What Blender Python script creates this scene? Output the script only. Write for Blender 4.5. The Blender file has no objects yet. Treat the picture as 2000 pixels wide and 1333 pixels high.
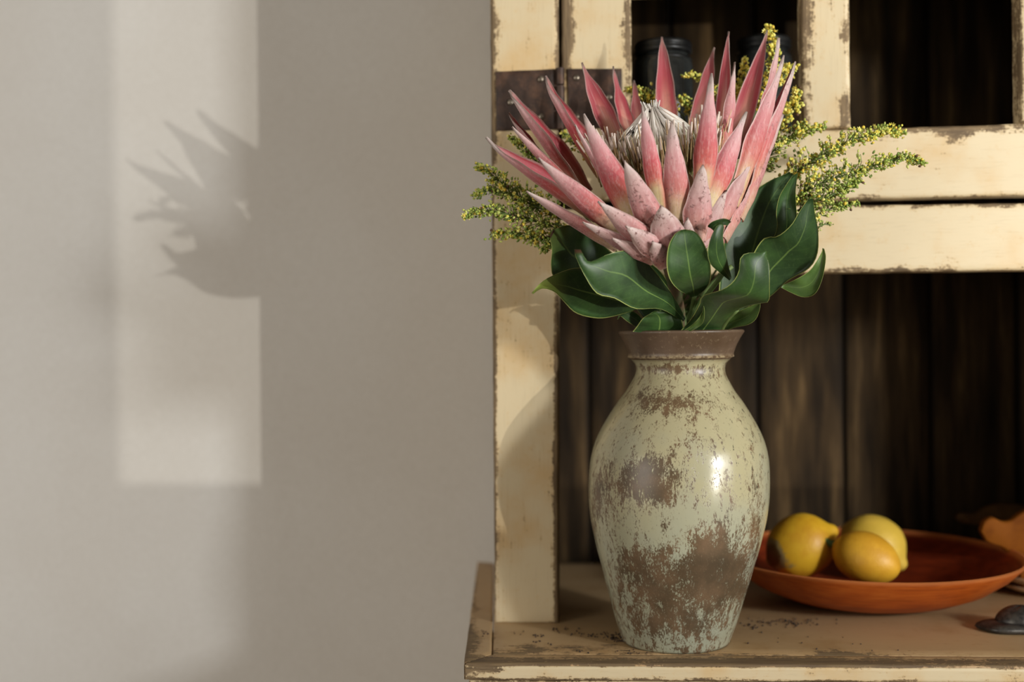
import bpy, math, random
from mathutils import Vector, noise as mnoise

# ------------------------------------------------------------------ camera, world, lights, exposure
scn = bpy.context.scene
COL = scn.collection
F = 2300.0                      # focal length in pixels of the 2000 px wide frame
CAM = Vector((0, 0, 1.2))
PITCH, ROLL, YAW = -0.0076, math.radians(0.69), math.radians(4.5)
fw = Vector((0, math.cos(PITCH), math.sin(PITCH)))
up0 = Vector((0, -math.sin(PITCH), math.cos(PITCH)))
r0 = Vector((1, 0, 0))
CR = r0 * math.cos(ROLL) - up0 * math.sin(ROLL)
CU = r0 * math.sin(ROLL) + up0 * math.cos(ROLL)

cd = bpy.data.cameras.new('camera')
cam = bpy.data.objects.new('camera', cd)
COL.objects.link(cam)
from mathutils import Matrix
M = Matrix.Identity(4)
for i, v in enumerate((CR, CU, -fw)):
    for k in range(3):
        M[k][i] = v[k]
M.translation = CAM
cam.matrix_world = M
cd.sensor_width = 36.0
cd.lens = 36.0 * F / 2000.0
cd.clip_start = 0.01
cd.dof.use_dof = True
cd.dof.focus_distance = 1.08
cd.dof.aperture_fstop = 2.4
scn.camera = cam

scn.view_settings.view_transform = 'Standard'
scn.view_settings.look = 'None'
scn.view_settings.exposure = 0.0
scn.view_settings.gamma = 1.0
scn.view_settings.use_curve_mapping = False

w = bpy.data.worlds.new('room_light')
scn.world = w
w.use_nodes = True
bg = w.node_tree.nodes['Background']
bg.inputs[0].default_value = (1.0, 0.89, 0.75, 1)
bg.inputs[1].default_value = 0.21


def lamp(name, typ, loc, target, energy, color, **kw):
    l = bpy.data.lights.new(name, typ)
    l.energy = energy
    l.color = color
    for k, v in kw.items():
        setattr(l, k, v)
    o = bpy.data.objects.new(name, l)
    COL.objects.link(o)
    o.location = loc
    o.rotation_euler = (Vector(target) - Vector(loc)).to_track_quat('-Z', 'Y').to_euler()
    return o


SUN_DIR = Vector((-0.62, 0.72, 0.055)).normalized()      # travel direction of the sunlight glancing in
PATCH = Vector((-0.40, 1.60, 1.26))
SUN_POS = PATCH - SUN_DIR * 5.0
lamp('low_sun', 'SPOT', SUN_POS, PATCH + Vector((0.25, 0, -0.05)), 260, (1.0, 0.96, 0.88),
     spot_size=math.radians(26), spot_blend=0.1, shadow_soft_size=0.007)
WIN_C = PATCH - SUN_DIR * 2.55
WIN_C = Vector((1.62, -0.36, 1.22))
lamp('window_daylight', 'AREA', WIN_C, (0.15, 1.2, 1.2), 36, (1.0, 0.985, 0.96),
     shape='RECTANGLE', size=1.15, size_y=1.2)
lamp('second_window_daylight', 'AREA', PATCH - Vector((-0.69, 0.72, -0.10)).normalized() * 2.9, PATCH, 27.0,
     (0.95, 0.98, 1.0), shape='RECTANGLE', size=0.16, size_y=0.22)
lamp('far_window_daylight', 'AREA', (-2.5, -0.9, 1.45), (-0.2, 1.4, 1.15), 36.0, (1.0, 0.96, 0.90),
     shape='RECTANGLE', size=1.3, size_y=1.5)


# ------------------------------------------------------------------ geometry helpers
def ray(px, py):
    return (CR * ((px - 1000) / F) + CU * ((666.5 - py) / F) + fw)


def P(px, py, D):
    d = ray(px, py)
    return CAM + d * (D / d.y)


def proj(p):
    v = Vector(p) - CAM
    z = v.dot(fw)
    return (1000 + F * v.dot(CR) / z, 666.5 - F * v.dot(CU) / z)


WV = Vector((math.cos(YAW), -math.sin(YAW), 0))          # along the dresser
DV = Vector((math.sin(YAW), math.cos(YAW), 0))           # into the dresser
UP = Vector((0, 0, 1))
ZW = P(1325, 1251, 1.167).z                              # worktop height


def hit_top(px, py, z=None):
    d = ray(px, py)
    return CAM + d * (((ZW if z is None else z) - CAM.z) / d.z)


O = hit_top(1027, 1218)                                  # foot of the hutch front


def hit_front(px, py, off=0.0):
    d = ray(px, py)
    t = ((O + DV * off - CAM).dot(DV)) / d.dot(DV)
    return CAM + d * t


BACK = (hit_top(1120, 1094) - O).dot(DV)                 # planks
rnd = random.Random(7)


def lin(c):
    return tuple(((x / 255) / 12.92 if x / 255 <= 0.04045 else ((x / 255 + 0.055) / 1.055) ** 2.4) for x in c) + (1.0,)


def link_mesh(name, verts, faces, mat, parent=None, attrs=None, uvs=None, smooth=False):
    me = bpy.data.meshes.new(name)
    me.from_pydata([tuple(v) for v in verts], [], faces)
    if attrs:
        for k, vals in attrs.items():
            if isinstance(vals[0], (tuple, list)):
                a = me.attributes.new(k, 'FLOAT_COLOR', 'POINT')
                a.data.foreach_set('color', [c for v in vals for c in v])
            else:
                a = me.attributes.new(k, 'FLOAT', 'POINT')
                a.data.foreach_set('value', vals)
    if uvs:
        for k, vals in uvs.items():
            a = me.attributes.new(k, 'FLOAT_VECTOR', 'POINT')
            a.data.foreach_set('vector', [c for v in vals for c in v])
    if smooth:
        me.polygons.foreach_set('use_smooth', [True] * len(me.polygons))
    me.materials.append(mat)
    me.update()
    o = bpy.data.objects.new(name, me)
    COL.objects.link(o)
    if parent is not None:
        o.parent = parent
        o.matrix_parent_inverse = parent.matrix_basis.inverted()
    return o


def tag(o, label=None, cat=None, group=None, kind=None):
    for k, v in (('label', label), ('category', cat), ('group', group), ('kind', kind)):
        if v:
            o[k] = v
    return o


def thing(name, loc, label, cat, group=None):
    e = bpy.data.objects.new(name, None)
    e.empty_display_size = 0.05
    e.location = loc
    COL.objects.link(e)
    return tag(e, label, cat, group)


class Soup:
    """collects vertices, faces and per-vertex values for one mesh"""
    def __init__(s):
        s.v, s.f, s.a = [], [], {}

    def add(s, verts, faces, **attrs):
        b = len(s.v)
        s.v += [Vector(x) for x in verts]
        s.f += [tuple(i + b for i in f) for f in faces]
        for k, val in attrs.items():
            s.a.setdefault(k, [])
            s.a[k] += val if isinstance(val, list) else [val] * len(verts)

    def build(s, name, mat, parent=None, smooth=True):
        return link_mesh(name, s.v, s.f, mat, parent, s.a, None, smooth)


def frame(t):
    t = t.normalized()
    a = Vector((0, 0, 1)) if abs(t.z) < 0.9 else Vector((1, 0, 0))
    u = t.cross(a).normalized()
    return u, t.cross(u).normalized()


def tube(soup, pts, rads, n=6, **attrs):
    vs, fs = [], []
    for i, p in enumerate(pts):
        t = pts[min(i + 1, len(pts) - 1)] - pts[max(i - 1, 0)]
        u, v = frame(t)
        r = rads[i] if isinstance(rads, (list, tuple)) else rads
        for k in range(n):
            a = 2 * math.pi * k / n
            vs.append(p + u * (r * math.cos(a)) + v * (r * math.sin(a)))
    for i in range(len(pts) - 1):
        for k in range(n):
            fs.append((i * n + k, i * n + (k + 1) % n, (i + 1) * n + (k + 1) % n, (i + 1) * n + k))
    fs.append(tuple(range(n))[::-1])
    fs.append(tuple((len(pts) - 1) * n + k for k in range(n)))
    at = {}
    for k, val in attrs.items():
        at[k] = [x for x in val for _ in range(n)] if isinstance(val, list) and len(val) == len(pts) else val
    soup.add(vs, fs, **at)


def catmull(pts, n):
    """n samples through the control points"""
    pts = [Vector(p) for p in pts]
    if len(pts) == 2:
        return [pts[0].lerp(pts[1], i / (n - 1)) for i in range(n)]
    L = [0]
    for a, b in zip(pts, pts[1:]):
        L.append(L[-1] + max((b - a).length, 1e-9))
    out = []
    for i in range(n):
        s = L[-1] * i / (n - 1)
        k = 0
        while k < len(pts) - 2 and s > L[k + 1]:
            k += 1
        t = (s - L[k]) / (L[k + 1] - L[k])
        p0 = pts[k - 1] if k > 0 else pts[k] * 2 - pts[k + 1]
        p3 = pts[k + 2] if k + 2 < len(pts) else pts[k + 1] * 2 - pts[k]
        p1, p2 = pts[k], pts[k + 1]
        out.append(0.5 * ((2 * p1) + (p2 - p0) * t + (2 * p0 - 5 * p1 + 4 * p2 - p3) * t * t + (3 * p1 - p0 - 3 * p2 + p3) * t ** 3))
    return out


def lathe(name, prof, mat, parent, center, nseg=64, drift=None, attr=None, smooth=True, closed_top=False, closed_bottom=True):
    """prof: list of (radius, z); attr(p) -> dict of values"""
    vs, fs, at = [], [], {}
    for i, (r, z) in enumerate(prof):
        dx = drift(z) if drift else 0
        for k in range(nseg):
            a = 2 * math.pi * k / nseg
            p = Vector((center[0] + dx + r * math.cos(a), center[1] + r * math.sin(a), z))
            vs.append(p)
            if attr:
                for kk, val in attr(p).items():
                    at.setdefault(kk, []).append(val)
    for i in range(len(prof) - 1):
        for k in range(nseg):
            k2 = (k + 1) % nseg
            fs.append((i * nseg + k, i * nseg + k2, (i + 1) * nseg + k2, (i + 1) * nseg + k))
    if closed_bottom:
        fs.append(tuple(range(nseg))[::-1])
    if closed_top:
        fs.append(tuple((len(prof) - 1) * nseg + k for k in range(nseg)))
    return link_mesh(name, vs, fs, mat, parent, at or None, None, smooth)


def smoothstep(a, b, x):
    t = max(0.0, min(1.0, (x - a) / (b - a)))
    return t * t * (3 - 2 * t)


def blobs_at(blobs, px, py):
    s = 0.0
    for cx, cy, rx, ry, st in blobs:
        d = ((px - cx) / rx) ** 2 + ((py - cy) / ry) ** 2
        if d < 6:
            s += st * math.exp(-d * 0.9)
    return s


def board(name, c, ext, mat, parent, blobs=(), nu=24, nv=24, rough=0.0005, rim=0.003, seed=0, edge_scale=(1, 1, 1, 1)):
    """slab with a gridded, slightly worn front face. c: TL, TR, BR, BL corners of the front, ext: vector through its thickness.
    Values: edge = metres to the nearest front edge, wear = worn patches, uvw = metres along the board"""
    TL, TR, BR, BL = [Vector(x) for x in c]
    n = -ext.normalized()
    W = ((TR - TL).length + (BR - BL).length) / 2
    H = ((BL - TL).length + (BR - TR).length) / 2
    eu, ev = min(0.2, rim / W), min(0.2, rim / H)
    us = [0, eu * .35, eu] + [eu + (1 - 2 * eu) * i / nu for i in range(1, nu)] + [1 - eu, 1 - eu * .35, 1]
    vsn = [0, ev * .35, ev] + [ev + (1 - 2 * ev) * i / nv for i in range(1, nv)] + [1 - ev, 1 - ev * .35, 1]
    verts, faces, edge, wear, uvw = [], [], [], [], []
    nx, ny = len(us), len(vsn)

    def put(p, e, w_, u, v):
        verts.append(p); edge.append(e); wear.append(w_); uvw.append((u * W, v * H, seed * 3.7))
        return len(verts) - 1
    idx = {}
    for j, v in enumerate(vsn):
        for i, u in enumerate(us):
            p = TL.lerp(TR, u).lerp(BL.lerp(BR, u), v)
            e = min(u * W * edge_scale[0], (1 - u) * W * edge_scale[1], v * H * edge_scale[2], (1 - v) * H * edge_scale[3])
            ri, rj = min(i, nx - 1 - i), min(j, ny - 1 - j)
            m = min(ri, rj)
            drop = {0: rim, 1: rim * .35}.get(m, 0) * .8
            nz = mnoise.noise(p * 55 + Vector((seed, 0, 0)))
            nz2 = mnoise.noise(p * 300)
            if m <= 1:
                du = (0.5 - u); dv = (0.5 - v)
                inn = (TR - TL).normalized() * (math.copysign(1, du) if ri <= 1 else 0) + (BL - TL).normalized() * (math.copysign(1, dv) if rj <= 1 else 0)
                p = p + inn * (rough * (0.5 + nz + .5 * nz2))
            p = p - n * drop + n * (nz * rough * .3)
            idx[i, j] = put(p, e, blobs_at(blobs, *proj(p)), u, v)
    for j in range(ny - 1):
        for i in range(nx - 1):
            faces.append((idx[i, j], idx[i, j + 1], idx[i + 1, j + 1], idx[i + 1, j]))
    loop = [(i, 0) for i in range(nx)] + [(nx - 1, j) for j in range(1, ny)] + [(i, ny - 1) for i in range(nx - 2, -1, -1)] + [(0, j) for j in range(ny - 2, 0, -1)]
    back = [put(verts[idx[q]] + ext, 0.004, wear[idx[q]], us[q[0]], vsn[q[1]]) for q in loop]
    k = len(loop)
    for a in range(k):
        b = (a + 1) % k
        faces.append((idx[loop[a]], idx[loop[b]], back[b], back[a]))
    faces.append(tuple(back))
    o = link_mesh(name, verts, faces, mat, parent, {'edge': edge, 'wear': wear}, {'uvw': uvw}, True)
    o.data.set_sharp_from_angle(angle=math.radians(50))
    return o


# ------------------------------------------------------------------ materials
class NT:
    def __init__(s, name):
        s.m = bpy.data.materials.new(name)
        s.m.use_nodes = True
        s.t = s.m.node_tree
        s.b = s.t.nodes['Principled BSDF']

    def n(s, typ, props=None, **ins):
        nd = s.t.nodes.new(typ)
        for k, v in (props or {}).items():
            setattr(nd, k, v)
        for k, v in ins.items():
            key = int(k[1:]) if k[0] == 'i' and k[1:].isdigit() else k.replace('_', ' ')
            s.put(nd.inputs[key], v)
        return nd

    def put(s, sock, v):
        if isinstance(v, bpy.types.NodeSocket):
            s.t.links.new(v, sock)
        else:
            sock.default_value = v

    def attr(s, name, out='Fac'):
        return s.n('ShaderNodeAttribute', {'attribute_name': name}).outputs[out]

    def math(s, op, a, b=0.0, clamp=False):
        return s.n('ShaderNodeMath', {'operation': op, 'use_clamp': clamp}, i0=a, i1=b).outputs[0]

    def ramp(s, fac, stops, interp='LINEAR'):
        nd = s.n('ShaderNodeValToRGB', None, Fac=fac)
        cr = nd.color_ramp
        cr.interpolation = interp
        while len(cr.elements) < len(stops):
            cr.elements.new(0.5)
        for e, (p, c) in zip(cr.elements, stops):
            e.position = p
            e.color = c if len(c) == 4 else lin(c)
        return nd.outputs[0]

    def mix(s, fac, a, b, blend='MIX'):
        nd = s.n('ShaderNodeMix', {'data_type': 'RGBA', 'blend_type': blend})
        s.put(nd.inputs[0], fac); s.put(nd.inputs[6], a); s.put(nd.inputs[7], b)
        return nd.outputs[2]

    def noise(s, vec, scale, detail=4, rough=0.55, out='Fac'):
        return s.n('ShaderNodeTexNoise', None, Vector=vec, Scale=scale, Detail=detail, Roughness=rough).outputs[out]

    def mapv(s, vec, sc, loc=(0, 0, 0)):
        return s.n('ShaderNodeMapping', None, Vector=vec, Scale=sc, Location=loc).outputs[0]

    def pos(s):
        return s.n('ShaderNodeNewGeometry').outputs['Position']

    def step(s, a, b, x):
        return s.n('ShaderNodeMapRange', {'interpolation_type': 'SMOOTHSTEP'}, Value=x, From_Min=a, From_Max=b).outputs[0]

    def bump(s, h, dist=0.001, strength=0.5):
        s.put(s.b.inputs['Normal'], s.n('ShaderNodeBump', None, Height=h, Distance=dist, Strength=strength).outputs[0])

    def set(s, **kw):
        for k, v in kw.items():
            s.put(s.b.inputs[k.replace('_', ' ')], v)
        return s.m


def make_wall():
    t = NT('plaster_wall')
    p = t.pos()
    weave = t.math('ADD', t.noise(t.mapv(p, (700, 700, 120)), 1, 2), t.noise(t.mapv(p, (120, 120, 700)), 1, 2))
    big = t.noise(p, 3.0, 3)
    c = t.mix(t.step(.35, .65, big), lin((216, 213, 207)), lin((212, 208, 201)))
    c = t.mix(t.math('MULTIPLY', t.step(.7, 1.3, weave), .16), c, lin((160, 150, 134)))
    t.bump(weave, .0006, .35)
    return t.set(Base_Color=c, Roughness=.85)


def make_paint(name, light, warm, wood, dark, amt=1.0, gloss=.5, edge_w=.006, gs=(420, 420, 30)):
    """old paint worn through to the wood along edges and in patches"""
    t = NT(name)
    uvw = t.attr('uvw', 'Vector')
    p = t.pos()
    n1 = t.noise(p, 14, 4)
    n2 = t.noise(p, 90, 5, .65)
    grain = t.noise(t.mapv(p, gs), 1, 3, .6)
    pc = t.mix(t.step(.46, .80, n1), lin(light), lin(warm))
    pc = t.mix(t.math('MULTIPLY', t.step(.55, .75, n2), .35), pc, lin(warm))
    pc = t.mix(t.math('MULTIPLY', t.step(.5, .75, grain), .10), pc, lin(wood))
    e = t.math('DIVIDE', t.attr('edge'), edge_w)
    em = t.math('SUBTRACT', 1.0, t.math('MINIMUM', e, 1.0))
    s = t.math('ADD', t.math('MULTIPLY', em, .26 * amt), t.attr('wear'))
    s = t.math('ADD', s, t.math('MULTIPLY', t.math('SUBTRACT', n1, .5), .9))
    s = t.math('ADD', s, t.math('MULTIPLY', t.math('SUBTRACT', n2, .5), 1.1))
    s = t.math('ADD', s, t.math('MULTIPLY', t.math('SUBTRACT', grain, .5), 1.0))
    s = t.math('ADD', s, t.math('MULTIPLY', t.math('SUBTRACT', t.noise(p, 330, 4, .7), .5), 1.0))
    mask = t.step(.34, .58, s)
    halo = t.step(.15, .45, s)
    wc = t.mix(t.step(.35, .65, t.noise(t.mapv(p, tuple(g * .7 for g in gs)), 1, 4, .7)), lin(dark), lin(wood))
    pc = t.mix(t.math('MULTIPLY', halo, .45), pc, lin(warm))
    c = t.mix(t.math('MULTIPLY', mask, .92), pc, wc)
    t.bump(t.math('SUBTRACT', t.math('MULTIPLY', grain, .3), mask), .0006, .5)
    return t.set(Base_Color=c, Roughness=t.math('ADD', t.math('MULTIPLY', mask, .25), gloss))


def make_plank():
    t = NT('dark_stained_plank')
    p = t.pos()
    r = t.n('ShaderNodeObjectInfo').outputs['Random']
    off = t.n('ShaderNodeCombineXYZ', None, X=t.math('MULTIPLY', r, 37.0), Y=0.0, Z=t.math('MULTIPLY', r, 11.0)).outputs[0]
    q = t.n('ShaderNodeVectorMath', {'operation': 'ADD'}, i0=p, i1=off).outputs[0]
    warp = t.noise(t.mapv(q, (9, 9, 3)), 1, 2)
    g = t.noise(t.mapv(q, (42, 42, 4.5)), 1, 4, .55)
    g2 = t.noise(t.mapv(q, (240, 240, 9)), 1, 3, .6)
    c = t.ramp(t.math('ADD', t.math('MULTIPLY', g, .75), t.math('MULTIPLY', warp, .25)),
               [(.32, (22, 16, 10)), (.46, (46, 35, 22)), (.56, (70, 54, 34)), (.70, (116, 92, 60))])
    c = t.mix(t.math('MULTIPLY', t.step(.5, .7, g2), .45), c, lin((36, 28, 20)))
    e = t.math('MINIMUM', t.math('DIVIDE', t.attr('edge'), .006), 1.0)
    c = t.mix(t.math('SUBTRACT', 1.0, e), c, lin((24, 18, 12)))
    t.bump(g2, .0006, .4)
    return t.set(Base_Color=c, Roughness=.75, Specular_IOR_Level=.12)


def make_iron():
    t = NT('rusted_iron')
    p = t.pos()
    a, b = t.noise(p, 60, 5, .6), t.noise(p, 300, 3, .6)
    c = t.ramp(a, [(.3, (44, 33, 27)), (.52, (64, 47, 38)), (.7, (92, 66, 50))])
    c = t.mix(t.math('MULTIPLY', t.step(.6, .75, b), .5), c, lin((110, 84, 66)))
    t.bump(t.math('ADD', a, b), .0008, .5)
    return t.set(Base_Color=c, Roughness=.55, Metallic=.35)


def simple(name, col, rough=.6, metallic=0.0, var=None, scale=60, bump=0.0, **kw):
    t = NT(name)
    c = lin(col)
    p = t.pos()
    nz = t.noise(p, scale, 4, .6)
    if var:
        c = t.mix(t.step(.35, .65, nz), c, lin(var))
    if bump:
        t.bump(nz, bump, .5)
    return t.set(Base_Color=c, Roughness=rough, Metallic=metallic, **kw)


def make_glaze():
    t = NT('celadon_and_iron_glaze')
    p = t.pos()
    big = t.noise(p, 13, 3)
    n1 = t.noise(t.mapv(p, (110, 110, 50)), 1, 6, .72)
    n2 = t.noise(t.mapv(p, (640, 640, 320)), 1, 5, .75)
    n3 = t.noise(t.mapv(p, (60, 60, 14), (3, 1, 2)), 1, 5, .65)
    br = t.attr('brown')
    base = t.mix(t.step(.4, .62, big), lin((164, 156, 122)), lin((158, 154, 128)))
    base = t.mix(t.math('MULTIPLY', t.attr('low'), .55), base, lin((150, 156, 138)))
    base = t.mix(t.math('MULTIPLY', t.step(.55, .8, n3), .35), base, lin((176, 166, 138)))
    s = t.math('ADD', br, t.math('MULTIPLY', t.math('SUBTRACT', n1, .5), 2.3))
    s = t.math('ADD', s, t.math('MULTIPLY', t.math('SUBTRACT', n2, .5), 3.0))
    n4 = t.noise(t.mapv(p, (170, 170, 70), (2, 7, 1)), 1, 3, .6)
    s = t.math('ADD', s, t.math('MULTIPLY', t.math('MAXIMUM', t.math('SUBTRACT', n4, .5), 0.0), 2.6))
    s = t.math('ADD', s, t.math('MULTIPLY', t.math('SUBTRACT', n3, .5), .9))
    m = t.step(.34, .74, s)
    bc = t.mix(t.step(.3, .7, t.noise(p, 38, 4)), lin((72, 54, 34)), lin((104, 78, 54)))
    bc = t.mix(t.math('MULTIPLY', t.step(.55, .75, n2), .6), bc, lin((140, 120, 90)))
    c = t.mix(t.math('MULTIPLY', m, .93), base, bc)
    sp = t.math('ADD', t.math('MULTIPLY', t.noise(t.mapv(p, (260, 260, 150), (5, 5, 5)), 1, 5, .7), 1.0), t.math('MULTIPLY', t.attr('speck'), .07))
    c = t.mix(t.math('MULTIPLY', t.step(.67, .72, sp), .8), c, lin((58, 54, 46)))
    t.bump(t.math('ADD', t.math('MULTIPLY', m, -.4), t.math('MULTIPLY', n2, .2)), .0005, .3)
    return t.set(Base_Color=c, Roughness=t.math('ADD', .2, t.math('MULTIPLY', m, .16)), Specular_IOR_Level=.5)


def make_collar():
    t = NT('matte_brown_glaze')
    p = t.pos()
    n1 = t.noise(p, 240, 6, .75)
    n2 = t.noise(p, 22, 3)
    c = t.mix(t.step(.3, .7, n2), lin((74, 56, 38)), lin((94, 76, 60)))
    c = t.mix(t.math('MULTIPLY', t.step(.56, .70, n1), .5), c, lin((158, 138, 108)))
    c = t.mix(t.attr('ridge'), c, t.mix(t.step(.42, .55, n1), lin((92, 70, 48)), lin((176, 158, 122))))
    t.bump(n1, .0005, .4)
    return t.set(Base_Color=c, Roughness=.42)


def make_bract():
    t = NT('protea_bract')
    tt, s, inn = t.attr('t'), t.attr('s'), t.attr('inn')
    pale, rn = t.attr('pale'), t.attr('rn')
    p = t.pos()
    nz = t.noise(p, 55, 4)
    fib = t.noise(t.mapv(p, (500, 500, 160)), 1, 3, .6)
    tj = t.math('ADD', tt, t.math('MULTIPLY', t.math('SUBTRACT', nz, .5), .16))
    aS = t.math('ABSOLUTE', s)
    vivid = t.ramp(tj, [(0, (206, 192, 128)), (.20, (210, 184, 134)), (.33, (200, 92, 76)), (.47, (192, 74, 80)),
                        (.64, (204, 126, 130)), (.82, (202, 156, 156)), (.91, (184, 166, 160)), (1, (150, 138, 128))])
    dusty = t.ramp(tj, [(0, (184, 146, 126)), (.2, (190, 124, 116)), (.45, (186, 138, 134)), (.75, (192, 162, 155)),
                        (.92, (205, 186, 178)), (1, (150, 122, 108))])
    outer = t.mix(pale, vivid, dusty)
    outer = t.mix(t.math('MULTIPLY', t.step(.45, .7, fib), .28), outer, lin((226, 196, 190)))
    blush = t.math('MULTIPLY', t.step(.25, .95, aS), t.math('SUBTRACT', 1.0, t.step(.25, .6, tt)))
    outer = t.mix(t.math('MULTIPLY', blush, t.math('SUBTRACT', .75, t.math('MULTIPLY', pale, .55))), outer, lin((196, 52, 56)))
    inner = t.ramp(tj, [(0, (206, 182, 132)), (.22, (196, 132, 108)), (.42, (170, 50, 62)), (.62, (164, 44, 58)), (.85, (162, 68, 74)),
                        (.95, (150, 98, 90)), (1, (128, 110, 98))])
    inner = t.mix(t.math('MULTIPLY', t.step(.2, .8, aS), t.math('SUBTRACT', .8, tt), True), inner, lin((150, 22, 38)))
    cen = t.math('MULTIPLY', t.math('SUBTRACT', 1.0, t.step(.08, .62, aS)), t.math('SUBTRACT', 1.0, t.step(.30, .72, tt)))
    inner = t.mix(t.math('MULTIPLY', cen, .75), inner, lin((208, 150, 124)))
    c = t.mix(inn, outer, inner)
    fr = t.step(.86, .97, aS)
    c = t.mix(t.math('MULTIPLY', fr, .65), c, lin((214, 190, 180)))
    sp = t.noise(p, 260, 4, .7)
    spm = t.math('MULTIPLY', t.step(.57, .67, t.math('ADD', sp, t.math('MULTIPLY', t.math('SUBTRACT', nz, .5), .5))), .75)
    c = t.mix(t.math('MULTIPLY', spm, t.math('ADD', .25, pale)), c, lin((112, 66, 60)))
    sv = t.n('ShaderNodeCombineXYZ', None, X=t.math('MULTIPLY', s, 4.0), Y=t.math('MULTIPLY', tt, 1.6), Z=t.math('MULTIPLY', rn, 30.0)).outputs[0]
    stk = t.noise(sv, 1.6, 4, .6)
    c = t.mix(t.math('MULTIPLY', t.step(.52, .72, stk), .34), c, lin((216, 184, 178)))
    c = t.mix(t.math('MULTIPLY', t.step(.50, .30, stk), .30), c, lin((150, 84, 84)))
    dark = t.attr('brownish')
    c = t.mix(t.math('MULTIPLY', dark, .6), c, lin((104, 62, 52)))
    c = t.n('ShaderNodeHueSaturation', None, Saturation=.97, Value=.88, Color=c).outputs[0]
    t.bump(fib, .0004, .35)
    return t.set(Base_Color=c, Roughness=.62, Sheen_Weight=.15, Sheen_Roughness=.4, Subsurface_Weight=.08,
                 Subsurface_Radius=(.004, .0015, .001), Subsurface_Scale=1.0)


def make_leaf():
    t = NT('leathery_leaf')
    tt, s, und = t.attr('t'), t.attr('s'), t.attr('inn')
    p = t.pos()
    nz = t.noise(p, 40, 4)
    fine = t.noise(p, 420, 3, .6)
    top = t.mix(t.step(.35, .7, nz), lin((38, 60, 30)), lin((54, 82, 38)))
    un = t.mix(t.step(.35, .7, nz), lin((62, 88, 40)), lin((78, 104, 46)))
    c = t.mix(und, top, un)
    c = t.mix(t.math('MULTIPLY', t.attr('yel'), 1.0), c, lin((128, 142, 62)))
    c = t.mix(t.math('MULTIPLY', t.step(.55, .7, fine), .15), c, lin((92, 116, 66)))
    aS = t.math('ABSOLUTE', s)
    mid = t.math('MULTIPLY', t.math('SUBTRACT', 1.0, t.step(.012, .045, aS)), t.math('SUBTRACT', 1.0, t.math('MULTIPLY', tt, .8)))
    c = t.mix(t.math('MULTIPLY', mid, .75), c, lin((120, 148, 74)))
    mar = t.step(.955, .985, aS)
    c = t.mix(t.math('MULTIPLY', mar, .9), c, lin((158, 166, 92)))
    vn = t.math('SINE', t.math('MULTIPLY', t.math('SUBTRACT', tt, t.math('MULTIPLY', aS, .16)), 62.0))
    c = t.mix(t.math('MULTIPLY', t.step(.86, 1.0, vn), .05), c, lin((110, 136, 76)))
    tip = t.step(.965, .99, tt)
    c = t.mix(t.math('MULTIPLY', tip, t.attr('btip')), c, lin((72, 50, 36)))
    t.bump(t.math('ADD', t.math('MULTIPLY', fine, .3), t.math('MULTIPLY', mid, .6)), .0004, .3)
    return t.set(Base_Color=c, Roughness=t.math('ADD', .38, t.math('MULTIPLY', nz, .14)), Specular_IOR_Level=.36)


def make_vcol(name, rough=.6, **kw):
    t = NT(name)
    return t.set(Base_Color=t.attr('col', 'Color'), Roughness=rough, **kw)


def make_bowl():
    t = NT('orange_stained_wood')
    p = t.pos()
    g = t.noise(t.mapv(p, (25, 60, 260)), 1, 5, .6)
    b = t.noise(p, 18, 3)
    c = t.ramp(t.math('ADD', t.math('MULTIPLY', g, .6), t.math('MULTIPLY', b, .4)),
               [(.3, (132, 54, 12)), (.5, (170, 80, 20)), (.7, (192, 102, 34))])
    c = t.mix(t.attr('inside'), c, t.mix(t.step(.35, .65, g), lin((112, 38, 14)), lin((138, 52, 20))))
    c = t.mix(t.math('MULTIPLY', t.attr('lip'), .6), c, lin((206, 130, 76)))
    t.bump(g, .0005, .3)
    return t.set(Base_Color=c, Roughness=.5, Specular_IOR_Level=.3)


def make_lemon(name, a, b, blemish=False):
    t = NT(name)
    p = t.pos()
    n1 = t.noise(p, 34, 3)
    pore = t.n('ShaderNodeTexVoronoi', None, Vector=p, Scale=420.0).outputs['Distance']
    c = t.mix(t.step(.35, .65, n1), lin(a), lin(b))
    if blemish:
        bl = t.math('ADD', t.attr('mark'), t.math('MULTIPLY', t.math('SUBTRACT', t.noise(p, 130, 5, .7), .5), .9))
        c = t.mix(t.math('MULTIPLY', t.step(.35, .6, bl), .85), c, t.mix(t.step(.7, 1.0, bl), lin((140, 132, 96)), lin((60, 52, 44))))
    t.bump(pore, .0006, .25)
    return t.set(Base_Color=c, Roughness=.48)


WALL = make_wall()
PAINT = make_paint('worn_cream_paint', (206, 188, 152), (200, 168, 118), (122, 100, 70), (76, 58, 38))
PAINT_H = make_paint('worn_cream_paint_rail', (206, 188, 152), (200, 168, 118), (122, 100, 70), (76, 58, 38), gs=(30, 420, 420))
TOPM = make_paint('worn_tan_paint', (176, 146, 106), (158, 124, 80), (112, 92, 62), (84, 66, 46), gloss=.48, edge_w=.007, gs=(30, 420, 420))
PLANK = make_plank()
IRON = make_iron()
NAIL = simple('steel_nail', (150, 140, 124), .4, .8, (96, 84, 72), 400)
INSIDE = simple('dark_cabinet_wood', (30, 24, 18), .8, 0, (42, 33, 24), 30, Specular_IOR_Level=.1)
GLAZE = make_glaze()
COLLAR = make_collar()
CLAY = simple('bare_clay', (158, 118, 74), .8, 0, (128, 92, 58), 200)
BRACT = make_bract()
LEAF = make_leaf()
VCOL = make_vcol('floret', .6)
HAIR = make_vcol('protea_style', .7)
STEM = simple('green_stem', (74, 96, 44), .6, 0, (92, 110, 58), 80)
BROWNSTEM = simple('protea_stem', (92, 70, 48), .7, 0, (70, 80, 44), 60)
BOWL = make_bowl()
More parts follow.
